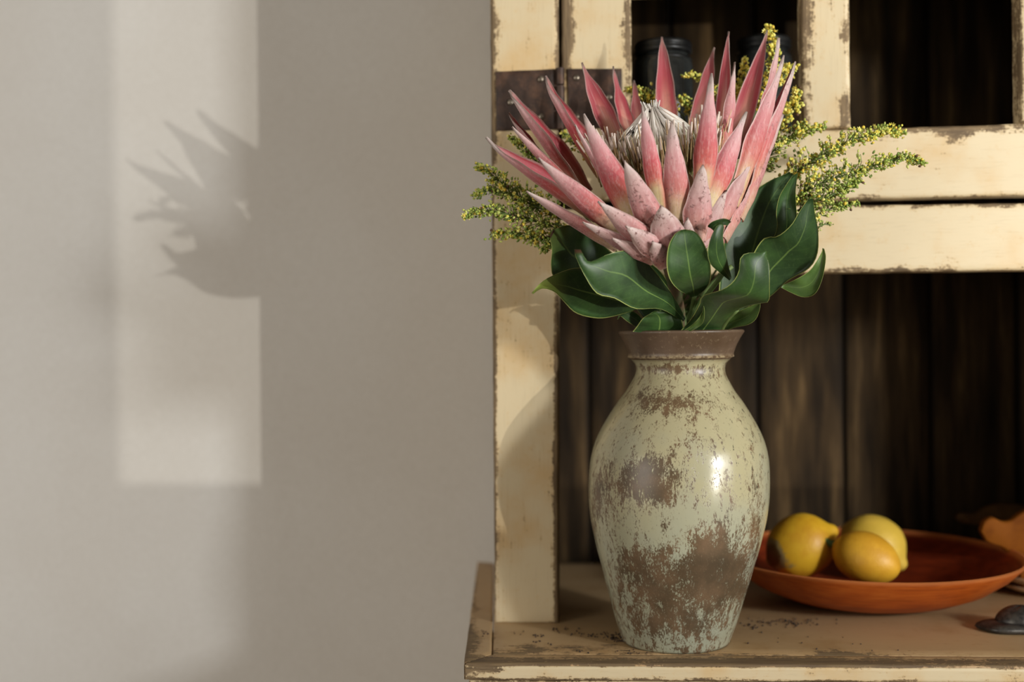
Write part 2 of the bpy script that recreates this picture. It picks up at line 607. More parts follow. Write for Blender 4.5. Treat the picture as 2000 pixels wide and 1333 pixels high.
LEM1 = make_lemon('lemon_peel_blemished', (222, 174, 40), (206, 148, 30), True)
LEM2 = make_lemon('lemon_peel_pale', (230, 190, 74), (216, 178, 64))
LEM3 = make_lemon('lemon_peel', (226, 170, 46), (208, 150, 36))
ORANGEWOOD = simple('oiled_wood', (132, 74, 18), .7, 0, (108, 56, 10), 26, Specular_IOR_Level=.1)
DARKWOOD = simple('dark_oiled_wood', (84, 58, 30), .7, 0, (62, 42, 22), 26, Specular_IOR_Level=.1)
PALEWOOD = simple('pale_wood', (206, 178, 140), .6, 0, (190, 158, 116), 40)
PEWTER = simple('dark_pewter', (84, 80, 74), .42, .7, (54, 52, 50), 120, .0008)
SEED = simple('dark_seed', (40, 30, 22), .6, 0, (66, 44, 28), 300)
JARLID = simple('dark_jar_lid', (58, 58, 56), .35, .6, (34, 34, 34), 40)
FLOOR = simple('floor_boards', (120, 96, 70), .6, 0, (96, 76, 54), 8)
tg = NT('smoky_glass')
GLASS = tg.set(Base_Color=lin((190, 200, 200)), Roughness=.05, Transmission_Weight=.55, IOR=1.45)
tg.put(tg.b.inputs['Base Color'], lin((62, 64, 62)))

# ------------------------------------------------------------------ setting: wall and floor
WALL_OFF = BACK + 0.022


def at_front(u, off, z):
    """point of the dresser frame: u along, off into, z absolute height"""
    q = O + WV * u + DV * off
    return Vector((q.x, q.y, z))


def quad_box(name, a, b, z0, z1, thick_vec, mat, parent=None, kind=None):
    vs = [Vector((a.x, a.y, z0)), Vector((b.x, b.y, z0)), Vector((b.x, b.y, z1)), Vector((a.x, a.y, z1))]
    vs += [v + thick_vec for v in vs]
    fs = [(0, 1, 2, 3), (7, 6, 5, 4), (0, 4, 5, 1), (1, 5, 6, 2), (2, 6, 7, 3), (3, 7, 4, 0)]
    o = link_mesh(name, vs, fs, mat, parent)
    if kind:
        o['kind'] = kind
    return o


quad_box('wall_back', at_front(-2.6, WALL_OFF, 0), at_front(2.4, WALL_OFF, 0), 0, 2.6, DV * 0.1, WALL, None, 'structure')
fl = link_mesh('floor', [(-3.2, -2.6, -.06), (3.2, -2.6, -.06), (3.2, 2.6, -.06), (-3.2, 2.6, -.06), (-3.2, -2.6, 0), (3.2, -2.6, 0), (3.2, 2.6, 0), (-3.2, 2.6, 0)],
               [(3, 2, 1, 0), (4, 5, 6, 7), (0, 1, 5, 4), (1, 2, 6, 5), (2, 3, 7, 6), (3, 0, 4, 7)], FLOOR)
fl['kind'] = 'structure'

# unseen panels added at right behind the camera to shape the sun patch
WY = Vector((0.72, 0.69, 0)).normalized()                # along the added panels (square to the sunlight)
wall_patch_l = hit_front(219, 600, WALL_OFF)
wall_patch_b = hit_front(380, 946, WALL_OFF)
WC = PATCH - SUN_DIR * 2.7
NRM = Vector((WY.y, -WY.x, 0))


def on_sun_mask(p):
    d = SUN_POS - p
    t = (WC - p).dot(NRM) / d.dot(NRM)
    return p + d * t


jl, sb = on_sun_mask(wall_patch_l), on_sun_mask(wall_patch_b)
s_j = (jl - WC).dot(WY)
z_s = sb.z
w_out = NRM * 0.06


def wpt(s):
    q = WC + WY * s
    return Vector((q.x, q.y, 0))


quad_box('sun_mask_sill', wpt(s_j), wpt(s_j + 1.5), 0, z_s, w_out, WALL, None, 'structure')
quad_box('sun_mask_jamb', wpt(s_j - 0.62), wpt(s_j), 0, 2.6, w_out, WALL, None, 'structure')
quad_box('sun_mask_trim_1', wpt(s_j - .03) - w_out * .2, wpt(s_j + .0005) - w_out * .2, z_s, 2.5, w_out * .2, PALEWOOD, None, 'structure')

# ------------------------------------------------------------------ dresser
dresser = thing('kitchen_dresser', at_front(0.45, 0.05, 0), 'old cream painted dresser with worn edges and dark plank back', 'dresser')


def fboard(name, tl, tr, br, bl, off, thick, mat=PAINT, blobs=(), parent=dresser, nu=10, nv=30, seed=0, **kw):
    c = [hit_front(*q, off) for q in (tl, tr, br, bl)]
    return board(name, c, DV * thick, mat, parent, blobs, nu, nv, seed=seed, **kw)


# upright at the corner, from above the frame down to the worktop
c_tl, c_tr = hit_front(954, -300), hit_front(1086, -300)
stile_blobs = [(1087, 760, 5, 520, .3), (966, 850, 4, 420, .4), (961, 300, 5, 300, .35), (1089, 1000, 6, 260, .3), (960, 120, 14, 200, .35), (1088, 30, 8, 140, .35), (970, 60, 12, 40, .25), (962, 700, 9, 500, .2),
               (1088, 950, 10, 250, .35), (1090, 1180, 12, 60, .35), (1078, 620, 8, 80, .15)]
fboard('stile', (954.5, -300), (1091.5, -300), (1091, 1219), (966, 1219), 0, .03, blobs=stile_blobs, nu=16, nv=60, seed=1)
fboard('side_panel', (954.6, -300), (957.5, -300), (969.5, 1217), (966.6, 1217), .031, BACK - .031, PAINT, nu=2, nv=6, seed=12, rim=.0003)
fboard('side_panel', (958, -300), (963, -300), (975, 1216), (970, 1216), .031, BACK - .031, INSIDE, nu=2, nv=6, seed=2, rim=.0005)
# rail under the doors
fboard('rail', (1092, 408), (2420, 391), (2420, 522), (1092, 541), 0.002, .03, PAINT_H,
       blobs=[(1700, 527, 120, 7, .5), (1850, 519, 30, 16, .3), (1760, 524, 20, 14, .3), (1950, 397, 100, 10, .45), (1690, 400, 40, 9, .4), (1800, 404, 60, 12, .35)],
       nu=60, nv=12, seed=3)
# door: stile, bottom rail, glazing bar, second stile beyond the frame
fboard('door_stile', (1095, -300), (1231, -300), (1236, 388), (1098, 392), 0, .024,
       blobs=[(1104, 20, 12, 95, .9), (1103, 105, 7, 40, .45), (1117, 60, 7, 40, .55), (1226, 90, 7, 130, .6), (1217, 60, 10, 40, .25), (1222, 10, 8, 40, .2), (1187, 112, 9, 14, .2)],
       nu=20, nv=40, seed=4)
fboard('door_rail', (1237, 266), (2300, 231), (2300, 376), (1237, 398), 0.0005, .024, PAINT_H,
       blobs=[(1900, 252, 140, 9, .75), (1862, 268, 26, 14, .55), (1760, 256, 30, 12, .4), (1720, 262, 14, 18, .3), (1690, 384, 40, 8, .4), (1850, 388, 60, 6, .3)],
       nu=60, nv=14, seed=5)
fboard('door_rail', (1232, -300), (2300, -330), (2300, -40), (1232, -14), 0.0005, .024, PAINT_H, nu=20, nv=8, seed=9)  # upper rail added out of view to keep light out of the cupboard
fboard('glazing_bar', (1560, -300), (1657, -300), (1662, 249), (1568, 252), 0.0008, .022,
       blobs=[(1575, 60, 16, 110, .62), (1583, 190, 8, 60, .25), (1650, 60, 9, 110, .5), (1648, 215, 10, 40, .6), (1626, 18, 7, 28, .6), (1640, 66, 12, 6, .45), (1572, 230, 8, 30, .4)],
       nu=16, nv=34, seed=6)
fboard('door_stile', (1990, -300), (2130, -300), (2140, 234), (1994, 238), 0.0008, .022, nu=10, nv=16, seed=7,
       blobs=[(1990, 60, 10, 200, .5)])
# carcass beyond the frame
zt = hit_front(1100, -300).z
UR = 1.02
fboard('stile', (2302, -300), (2420, -300), (2420, 1340), (2302, 1330), 0.001, .03, nu=8, nv=10, seed=8)
zshelf = hit_front(1500, 402).z
zrail_b = hit_front(1500, 534).z


def flat_box(name, u0, u1, o0, o1, z0, z1, mat, parent=dresser):
    a, b = at_front(u0, o0, 0), at_front(u1, o0, 0)
    return quad_box(name, a, b, z0, z1, DV * (o1 - o0), mat, parent)


uL = (hit_front(972, 600) - O).dot(WV)
uR = (hit_front(2400, 600) - O).dot(WV)
flat_box('shelf', uL, uR, .034, BACK - .002, zshelf - .022, zshelf, INSIDE)
flat_box('cabinet_top', uL - .03, uR + .02, -.02, BACK, zt, zt + .025, PAINT)
flat_box('side_panel', uR - .02, uR, .034, BACK - .002, ZW + .001, zt, INSIDE)
# planks of the back
px_seams = [992, 1152, 1318, 1481, 1650, 1818, 1988, 2160, 2262]
for i in range(len(px_seams) - 1):
    a = hit_front(px_seams[i] + 1.2, 800, BACK)
    b = hit_front(px_seams[i + 1] - 1.2, 800, BACK)
    off = BACK + (0.0015 if i % 2 else 0)
    ua, ub = (a - O).dot(WV), (b - O).dot(WV)
    c = [at_front(ua, off, zt), at_front(ub, off, zt), at_front(ub, off, ZW - .01), at_front(ua, off, ZW - .01)]
    board('plank', c, DV * .014, PLANK, dresser, (), 8, 10, rough=.0006, rim=.002, seed=20 + i)

# worktop: panel, end strip and front edging
fl_, fr_ = hit_top(905.5, 1296), hit_top(2300, 1303)
edge_dir = (fr_ - fl_).normalized()
bl_ = hit_top(932, 1097)
e_back = hit_top(905.5, 1296)
inner_l = hit_top(963, 1278)
crack_b = hit_top(966, 1100)
far = 1.35
pr_f = inner_l + edge_dir * far
topblobs = [(1035, 1268, 30, 6, .9), (1130, 1264, 40, 8, .5), (1200, 1268, 18, 6, .45), (1665, 1276, 40, 6, .8), (1640, 1284, 30, 6, .7),
            (1300, 1283, 500, 5, .5), (1000, 1281, 60, 5, .5), (1800, 1288, 200, 5, .5), (1480, 1268, 70, 8, -.2)]
TH = .0135
back_r = crack_b + edge_dir * far
board('worktop_panel', [crack_b, back_r, pr_f, inner_l], Vector((0, 0, -.022)), TOPM, dresser, topblobs, 80, 20, rough=.0004, rim=.0012, seed=31,
      edge_scale=(1, 50, 50, 50))
board('end_strip', [bl_, crack_b + Vector((-.0008, 0, 0)), inner_l + Vector((-.0008, 0, 0)), fl_], Vector((0, 0, -TH)), TOPM, dresser,
      [(912, 1255, 13, 40, .9), (928, 1180, 8, 90, .35), (945, 1288, 30, 7, .8), (935, 1260, 14, 12, .5)], 10, 30, rough=.0006, rim=.0022, seed=32,
      edge_scale=(1, 4, 50, 50))
fe = fl_ + edge_dir * (far + .05)
board('edging_strip', [inner_l + Vector((0, -.0004, 0)), pr_f + Vector((0, -.0004, 0)), fe, fl_ ], Vector((0, 0, -TH)), TOPM, dresser,
      [(1100, 1291, 900, 8, .5), (1750, 1296, 900, 8, .5), (930, 1292, 40, 9, .6)], 90, 6, rough=.0005, rim=.002, seed=33, edge_scale=(50, 50, 50, 1))
# front nosing under the edging (cream), then the carcass front below
nose_l = fl_ + Vector((0, 0, -.0022))
ndrop = Vector((0, 0, -.0135))
ndir = edge_dir
board('nosing', [nose_l + DV * -.0012 + ndir * .001, nose_l + DV * -.0012 + ndir * (far + .05), nose_l + DV * -.0012 + ndrop + ndir * (far + .05), nose_l + DV * -.0012 + ndrop + ndir * .001],
      DV * .02, PAINT_H, dresser, [(950, 1307, 45, 8, .75), (925, 1315, 20, 12, .35), (1100, 1326, 300, 3, .5), (1500, 1331, 400, 3, .4)], 90, 6, rough=.0006, rim=.0015, seed=34,
      edge_scale=(3, 3, 3, 2))
low = nose_l + ndrop + Vector((0, 0, -.0008)) + DV * .004
board('frieze', [low + ndir * .004, low + ndir * (far + .04), low + ndir * (far + .04) + Vector((0, 0, -.06)), low + ndir * .004 + Vector((0, 0, -.06))],
      DV * .02, PAINT_H, dresser, [(1000, 1338, 200, 8, .5)], 40, 8, seed=35)
q0 = low + DV * .024 + ndir * .008
q1 = low + DV * .024 + ndir * (far)
quad_box('base_cabinet', q0, q1, 0.0, ZW - .023, DV * (WALL_OFF - .006 - (q0 - O).dot(DV)), PAINT, dresser)

# iron hinge across the corner upright and the door
hc = [hit_front(967, 139, -.0022), hit_front(1090, 134, -.0022), hit_front(1092, 253, -.0022), hit_front(969, 256, -.0022)]
hinge = board('hinge', hc, DV * .002, IRON, dresser, (), 8, 8, rough=.0005, rim=.0008, seed=41)
hc2 = [hit_front(1108, 134, -.0022), hit_front(1215, 133, -.0022), hit_front(1217, 250, -.0022), hit_front(1110, 252, -.0022)]
hinge2 = board('hinge', hc2, DV * .002, IRON, dresser, (), 8, 8, rough=.0005, rim=.0008, seed=42)
for seg, (ya, yb) in enumerate(((133, 166), (167.5, 215), (216.5, 253))):
    s = Soup()
    a, b = hit_front(1094 + (ya - 133) * .012, ya, -.003), hit_front(1094 + (yb - 133) * .012, yb, -.003)
    tube(s, [a, a.lerp(b, .02), a.lerp(b, .98), b], [.0038, .0046, .0046, .0038], 14)
    k = s.build('hinge_knuckle', IRON, hinge if seg != 1 else hinge2)
    k.data.set_sharp_from_angle(angle=math.radians(40))


def nail(px, py, r, parent):
    s = Soup()
    c0 = hit_front(px, py, -.002)
    n = -DV
    pts = [c0, c0 + n * .0012, c0 + n * .002, c0 + n * .0023]
    tube(s, pts, [r, r * .95, r * .6, r * .1], 14)
    s.build('nail', NAIL, parent)


for px, py in ((1056, 155), (997, 200), (1057, 228)):
    nail(px, py, .0036, hinge)
for px, py in ((1126, 152), (1190, 190), (1126, 228)):
    nail(px, py, .0036, hinge2)

# ------------------------------------------------------------------ jars inside the upper cupboard
def jar(px0, px1, top_px, off, label):
    a, b = hit_front(px0, top_px, off), hit_front(px1, top_px, off)
    c = (a + b) / 2
    r = (b - a).length / 2
    zb, ztop = zshelf + .001, a.z
    H = ztop - zb
    root = thing('storage_jar', (c.x, c.y, zb), label, 'jar', 'glass jars in the cupboard')
    lid = r * .55
    body = [(r * .92, zb), (r, zb + .004), (r, ztop - lid * 1.5), (r * .97, ztop - lid * 1.2), (r * .84, ztop - lid * .95), (r * .84, ztop - lid * .7)]
    inner = [(rr - .003, z + .004 if i == 0 else z) for i, (rr, z) in enumerate(body)]
    lathe('jar_body', body + inner[::-1], GLASS, root, c, 40, closed_top=True)
    L = ztop - lid * .75
    lathe('lid', [(r * .9, L), (r * .97, L + .002), (r * .97, L + lid * .3), (r * .93, L + lid * .34), (r * .93, L + lid * .42), (r * .97, L + lid * .48), (r * .97, ztop - .003), (r * .92, ztop)],
          JARLID, root, c, 40, closed_top=True)
    s = Soup()
    tube(s, [c.xy.to_3d() + Vector((r * math.cos(t) * .9, r * math.sin(t) * .9, L - .006)) for t in [2 * math.pi * i / 40 for i in range(41)]], .0022, 6)
    s.build('sealing_ring', JARLID, root)


jar(1237, 1353, 87, .062, 'smoky glass jar with screw lid behind the upright pink bracts at left')
jar(1436, 1546, 80, .16, 'dim glass jar with flat lid behind the yellow sprig near the glazing bar')

# ------------------------------------------------------------------ vase
VD = 1.167
VC = P(1324, 950, VD)
vase_px = [(652, 120), (660, 115), (676, 107), (692, 101.5), (697, 100), (702, 96), (709, 89), (716, 86.5), (724, 86), (734, 88.5), (748, 96), (765, 106), (785, 121), (809, 136.5), (836, 152),
           (863, 164), (890, 171), (917, 174), (950, 175), (980, 174), (1014, 170), (1048, 162.5), (1075, 156), (1102, 148), (1129, 141), (1156, 133), (1183, 125.5), (1210, 118), (1232, 110), (1246, 105), (1251, 102.5)]


def zat(py):
    return P(1324, py, VD).z


sc_ = VD / F
prof = [(hw * sc_, zat(py)) for py, hw in vase_px]
zb_v = ZW + .0006
top_z = prof[0][1]


def drift(z):
    f_ = (z - ZW) / (top_z - ZW)
    return (f_ - .45) * .0085


def resample(pr, n):
    pts = catmull([Vector((r, z, 0)) for r, z in pr], n)
    return [(p.x, p.y) for p in pts]


vb = [(1310, 792, 60, 22, .62), (1262, 775, 20, 30, .3), (1270, 925, 62, 36, .80), (1235, 955, 40, 26, .45), (1300, 970, 40, 20, .5), (1400, 1075, 48, 42, .72), (1360, 1110, 30, 50, .55), (1415, 1130, 34, 40, .5),
      (1275, 1125, 46, 44, .55), (1240, 1090, 24, 30, .5), (1300, 1180, 44, 40, .5), (1385, 1165, 34, 50, .42), (1355, 1225, 40, 25, .4), (1280, 1225, 50, 20, .4), (1170, 960, 16, 50, .5),
      (1195, 990, 16, 40, .3), (1475, 1030, 14, 60, .5), (1450, 1150, 16, 60, .3), (1345, 860, 26, 22, .22), (1430, 975, 26, 24, .3), (1385, 730, 60, 12, .30), (1290, 722, 60, 9, .35), (1320, 718, 110, 6, .4),
      (1210, 1150, 10, 60, .35), (1160, 1010, 10, 40, .4)]


def vattr(p):
    px, py = proj(p)
    if p.y > VC.y:                                        # round the back: repeat a mirrored scatter of patches
        px = 2650 - px + 40
    lowf = smoothstep(930, 1120, py)
    streak = .17 * smoothstep(1020, 1120, py)
    return {'brown': blobs_at(vb, px, py) + streak + .075, 'low': lowf, 'speck': smoothstep(1330, 1440, px) * (1 - lowf)}


vase = thing('ceramic_vase', (VC.x, VC.y, ZW), 'tall stoneware vase with mottled pale green and brown glaze on the worktop', 'vase')
body_prof = [(prof[-1][0] * .93, zb_v + .0022)] + resample(prof[5:][::-1], 110)
lathe('vase_body', body_prof, GLAZE, vase, VC, 128, drift, vattr)
fr0 = prof[-1][0]
lathe('foot_ring', [(fr0 * .90, zb_v), (fr0 * .955, zb_v + .0006), (fr0 * .965, zb_v + .003), (fr0 * .9, zb_v + .0045)], CLAY, vase, VC, 64, drift)
zc1, zc0 = prof[5][1], prof[0][1]
cp = [(prof[5][0] - .001, zc1 - .001), (prof[5][0] + .0008, zc1 + .0012), (prof[4][0] + .0016, prof[4][1]), (prof[3][0] + .0002, prof[3][1])] + \
     [(r, z) for r, z in resample(prof[0:4][::-1], 14)[1:]]
rt = prof[0][0]
cp += [(rt + .0008, zc0 + .0012), (rt + .0006, zc0 + .0026), (rt - .001, zc0 + .0034), (rt - .0032, zc0 + .0028), (rt - .0055, zc0 + .0005)]
cp += [(prof[2][0] - .006, prof[2][1]), (prof[4][0] - .006, prof[4][1]), (prof[8][0] - .006, prof[8][1]), (prof[11][0] - .006, prof[11][1])]


def cattr(p):
    d = abs(p.z - (prof[4][1] + .0006))
    return {'ridge': max(0, 1 - d / .0022)}


lathe('vase_collar', cp, COLLAR, vase, VC, 96, drift, cattr, closed_bottom=False)
MOUTH = Vector((VC.x + drift(top_z), VC.y, top_z))

# ------------------------------------------------------------------ sheets (bracts, leaves)
def sheet(name, G, thick, mat, parent, ts, ss, front_is_outer=True, extra=None):
    """closed two-sided sheet from a grid of points G[row along][column across]; inn = 0 on the front, 1 on the back"""
    n, m = len(G), len(G[0])
    N = [[None] * m for _ in range(n)]
    for i in range(n):
        for j in range(m):
            a = G[min(i + 1, n - 1)][j] - G[max(i - 1, 0)][j]
            b = G[i][min(j + 1, m - 1)] - G[i][max(j - 1, 0)]
            c = a.cross(b)
            N[i][j] = c.normalized() if c.length > 1e-12 else (N[i - 1][j] if i else Vector((0, -1, 0)))
    vs, fs, A = [], [], {'t': [], 's': [], 'inn': []}
    for side in (0, 1):
        for i in range(n):
            for j in range(m):
                edge_t = 0.15 if j in (0, m - 1) else 1.0
                off = N[i][j] * (thick / 2 * edge_t * (1 if side == 0 else -1))
                vs.append(G[i][j] + off)
                A['t'].append(ts[i]); A['s'].append(ss[j]); A['inn'].append(float(side))
    k = n * m
    for i in range(n - 1):
        for j in range(m - 1):
            a, b, c, d = i * m + j, i * m + j + 1, (i + 1) * m + j + 1, (i + 1) * m + j
            fs.append((d, c, b, a)[::-1] if False else (a, d, c, b))
            fs.append((k + a, k + b, k + c, k + d))
    ring = [(i, 0) for i in range(n)] + [(n - 1, j) for j in range(1, m)] + [(i, m - 1) for i in range(n - 2, -1, -1)] + [(0, j) for j in range(m - 2, 0, -1)]
    for q in range(len(ring)):
        a, b = ring[q], ring[(q + 1) % len(ring)]
        ia, ib = a[0] * m + a[1], b[0] * m + b[1]
        fs.append((ia, k + ia, k + ib, ib)[::-1])
    for key, val in (extra or {}).items():
        A[key] = val + val if isinstance(val, list) else [float(val)] * len(vs)
    o = link_mesh(name, vs, fs, mat, parent, A, None, True)
    return o


HC = (1285, 330)


def bract(tip, Dt, base, Db, W, phi, bulge=6, pale=0.0, brown=0.0, curl=0.0, cup=0.6, wide=0.36):
    T, B = P(*tip, Dt + .012), P(*base, Db + (.02 if Db > 1.109 else .0))
    view = ((T + B) / 2 - CAM).normalized()
    tang = (T - B).normalized()
    toV = (-view - tang * (-view).dot(tang)).normalized()
    side = tang.cross(toV).normalized()
    hc = P(*HC, 1.08)
    away = (T + B) / 2 - hc
    if abs(side.dot(away)) > 0 and side.dot(away) < 0:
        side = -side
    ph = math.radians(phi)
    no = (toV * math.cos(ph) + side * math.sin(ph)).normalized()
    px = (Dt + Db) / 2 / F
    mid = (T + B) / 2 + no * (bulge * px) 
    n, m = 20, 9
    ts = [(i / (n - 1)) for i in range(n)]
    ts = [t ** 0.85 for t in ts]
    ss = [-1 + 2 * j / (m - 1) for j in range(m)]
    G = []
    tipdir = (no * -1 + side * rnd.uniform(-.6, .6)) * (curl * px)
    ph1, ph2 = rnd.uniform(0, 6), rnd.uniform(0, 6)
    for t in ts:
        c = B * (1 - t) ** 2 + mid * (2 * t * (1 - t)) + T * t ** 2
        dt = (mid - B) * (2 * (1 - t)) + (T - mid) * (2 * t)
        tg_ = dt.normalized()
        nn = (no - tg_ * no.dot(tg_)).normalized()
        lat = nn.cross(tg_).normalized()
        if t < wide:
            pw = .74 + .26 * smoothstep(0, wide, t)
        else:
            x = (t - wide) / (1 - wide)
            pw = (1 - x ** 1.55) * .97 + .03
            if x > .93:
                pw = max(.02, pw * (1 - (x - .93) / .07 * .7))
        c = c + tipdir * max(0, (t - .8) / .2) ** 2
        hw = W / 2 * px * pw
        row = []
        cp_ = cup * (1.0 + .5 * t)
        for s_ in ss:
            ang = s_ * cp_
            x = math.sin(ang) / cp_ * hw
            z = (1 - math.cos(ang)) / cp_ * hw
            wob = .0005 * math.sin(t * 9 + ph1 + s_ * 2) * (s_ * s_) + .0003 * math.sin(t * 23 + ph2) * s_
            row.append(c + lat * (x + (wob if abs(s_) > .6 else 0)) - nn * (z + wob * 1.5))
        G.append(row)
    o = sheet('bract', G, .0016, BRACT, protea, ts, ss, extra={'pale': pale, 'rn': rnd.random(), 'brownish': brown})
    # front face must be the outer one
    return o


H0 = P(1302, 505, 1.085)
protea = thing('king_protea', MOUTH, 'large pink protea bloom with broad dark green leaves standing in the vase', 'flower')
# woody stem and receptacle
s = Soup()
tube(s, catmull([Vector((MOUTH.x + .004, MOUTH.y + .005, ZW + .12)), MOUTH + Vector((0, 0, -.01)), P(1322, 585, 1.135), H0], 14), .006, 10)
s.build('stem', BROWNSTEM, protea)
s = Soup()
axis_top = P(1285, 300, 1.108)
rp = catmull([H0 + (H0 - axis_top).normalized() * .006, H0, H0.lerp(axis_top, .2), H0.lerp(axis_top, .45), H0.lerp(axis_top, .72), H0.lerp(axis_top, .9)], 12)
tube(s, rp, [.006, .012, .019, .025, .030, .034, .038, .034, .034, .030, .022, .010], 24)
s.build('receptacle', simple('green_receptacle', (150, 140, 88), .7, 0, (168, 120, 96), 80), protea)

BR = [
    # back row, inner faces towards the viewer
    ((1136, 124), 1.135, (1214, 300), 1.115, 46, 172, 8, 0, .05, 4), ((1196, 132), 1.15, (1236, 290), 1.125, 34, 150, 8, 0, 0, 5),
    ((1238, 157), 1.16, (1252, 280), 1.13, 30, 180, 3, 0, .85, 0), ((1293, 73), 1.16, (1306, 290), 1.13, 48, 180, 4, 0, 0, 2),
    ((1395, 93), 1.165, (1352, 290), 1.13, 40, 178, 6, 0, .45, 0), ((1422, 64), 1.15, (1407, 300), 1.125, 34, 158, 6, 0, 0, 6),
    ((1500, 61), 1.145, (1428, 310), 1.12, 48, 165, 8, 0, .05, 3), ((1524, 74), 1.13, (1478, 290), 1.115, 28, 40, 6, .5, 0, 3),
    ((1435, 122), 1.10, (1412, 340), 1.095, 28, 20, 5, .35, 0, 0),
    # right flank
    ((1556, 122), 1.12, (1462, 400), 1.105, 74, 102, 8, .35, 0, 4, 1.25), ((1533, 108), 1.095, (1434, 400), 1.085, 48, 35, 10, .25, 0, 3),
    ((1529, 224), 1.11, (1450, 430), 1.095, 34, 62, 7, .7, 0, 0), ((1471, 308), 1.08, (1398, 460), 1.075, 46, 42, 6, .8, 0, 0),
    ((1498, 315), 1.10, (1418, 470), 1.085, 34, 62, 6, .9, 0, 0), ((1456, 406), 1.09, (1396, 492), 1.08, 30, 60, 4, 1, .2, 0),
    # front, outer faces
    ((1458, 218), 1.05, (1376, 425), 1.06, 56, 24, 9, .05, 0, 2), ((1390, 143), 1.03, (1371, 395), 1.06, 50, 0, 6, 0, 0, 3),
    ((1312, 238), 1.025, (1324, 430), 1.058, 57, 0, 6, .45, 0, 4), ((1254, 208), 1.03, (1288, 410), 1.06, 42, 8, 10, 0, 0, 3),
    ((1373, 322), 1.028, (1358, 465), 1.052, 62, 4, 5, .9, 0, 0), ((1419, 372), 1.05, (1366, 478), 1.062, 50, 25, 5, 1, 0, 0),
    ((1400, 432), 1.055, (1346, 505), 1.06, 40, 20, 4, 1, .15, 0),
    ((1138, 224), 1.03, (1244, 445), 1.065, 60, 16, 10, .05, 0, 4), ((1219, 314), 1.015, (1288, 470), 1.052, 64, 8, 8, .75, 0, 0),
    ((1291, 402), 1.015, (1312, 497), 1.045, 80, 0, 6, 1, 0, 0), ((1343, 425), 1.03, (1340, 500), 1.05, 44, 0, 3, 1, .15, 0),
    # left flank
    ((1123, 244), 1.06, (1222, 430), 1.08, 28, 55, 6, .3, 0, 0), ((1058, 153), 1.09, (1166, 345), 1.12, 84, 106, 8, 0, 0, 8, 1.25),
    ((991, 179), 1.085, (1142, 390), 1.12, 100, 106, 10, .1, 0, 4, 1.25), ((991, 222), 1.11, (1100, 370), 1.115, 44, 104, 6, .1, 0, 6, 1.2),
    ((1000, 248), 1.07, (1130, 385), 1.09, 30, 40, 5, .4, 0, 0), ((945, 275), 1.06, (1160, 432), 1.09, 92, 108, 10, .1, 0, 5, 1.25),
    ((1051, 310), 1.03, (1216, 460), 1.07, 52, 24, 8, .3, 0, 2), ((1028, 374), 1.045, (1205, 488), 1.075, 54, 58, 8, .6, 0, 0),
    ((1168, 394), 1.015, (1284, 492), 1.055, 54, 20, 7, .8, 0, 0), ((1222, 442), 1.015, (1302, 508), 1.05, 52, 12, 5, 1, 0, 0),
    ((1138, 434), 1.035, (1262, 503), 1.06, 38, 30, 6, .9, 0, 0), ((1196, 466), 1.03, (1278, 512), 1.058, 34, 20, 4, 1, .1, 0),
    ((1274, 472), 1.02, (1303, 522), 1.05, 46, 0, 3, 1, .2, 0),
]
for spec in BR:
    bract(*spec)

# centre: closed cone of white styles, fringe of loose styles around it
ax0, ax1 = P(1292, 345, 1.112), P(1272, 205, 1.098)
axd = (ax1 - ax0).normalized()
axu = axd.cross(Vector((0, 1, 0))).normalized()
axv = axd.cross(axu).normalized() * .6
L_ = (ax1 - ax0).length
s = Soup()


def mixc(a, b, f_):
    return tuple(x + (y - x) * f_ for x, y in zip(a, b))


GREEN_, WHITE_, PINK_ = lin((164, 168, 104)), lin((232, 227, 218)), lin((216, 186, 176))
for k in range(330):
    a = rnd.uniform(0, 2 * math.pi)
    h0 = rnd.uniform(.05, .42)
    r_ = .040 * (1 - .25 * h0) * rnd.uniform(.82, 1.05)
    da = rnd.uniform(-.15, .15)
    def ap(r, h, aa):
        return ax0 + axd * (h * L_) + (axu * math.cos(aa) + axv * math.sin(aa)) * r
    end_h = rnd.uniform(.72, .98)
    pts = catmull([ap(r_ * .82, h0 - .12, a), ap(r_, h0 + .12, a + da * .3), ap(r_ * .74, h0 * .5 + .52, a + da * .7), ap(.006 + .02 * (1 - end_h), end_h, a + da)], 8)
    cl = [mixc(GREEN_, mixc(WHITE_, PINK_, rnd.random() * .35), smoothstep(.15, .6, i / 7 + rnd.uniform(-.1, .1))) for i in range(8)]
    tube(s, pts, [.0008, .0010, .0011, .0012, .0012, .0011, .001, .0005], 4, col=cl)
for k in range(26):                                      # tuft at the apex
    a = rnd.uniform(0, 6.28)
    b = ax0 + axd * (L_ * .93) + (axu * math.cos(a) + axv * math.sin(a)) * rnd.uniform(.001, .007)
    tube(s, [b, b + axd * rnd.uniform(.004, .010) + (axu * math.cos(a) + axv * math.sin(a)) * .003], [.0009, .0006], 4, col=WHITE_)
o = s.build('style_cone', HAIR, protea)
o['kind'] = 'stuff'
s = Soup()
BEI, BRN, TIPC = lin((196, 164, 118)), lin((104, 72, 48)), lin((218, 200, 186))
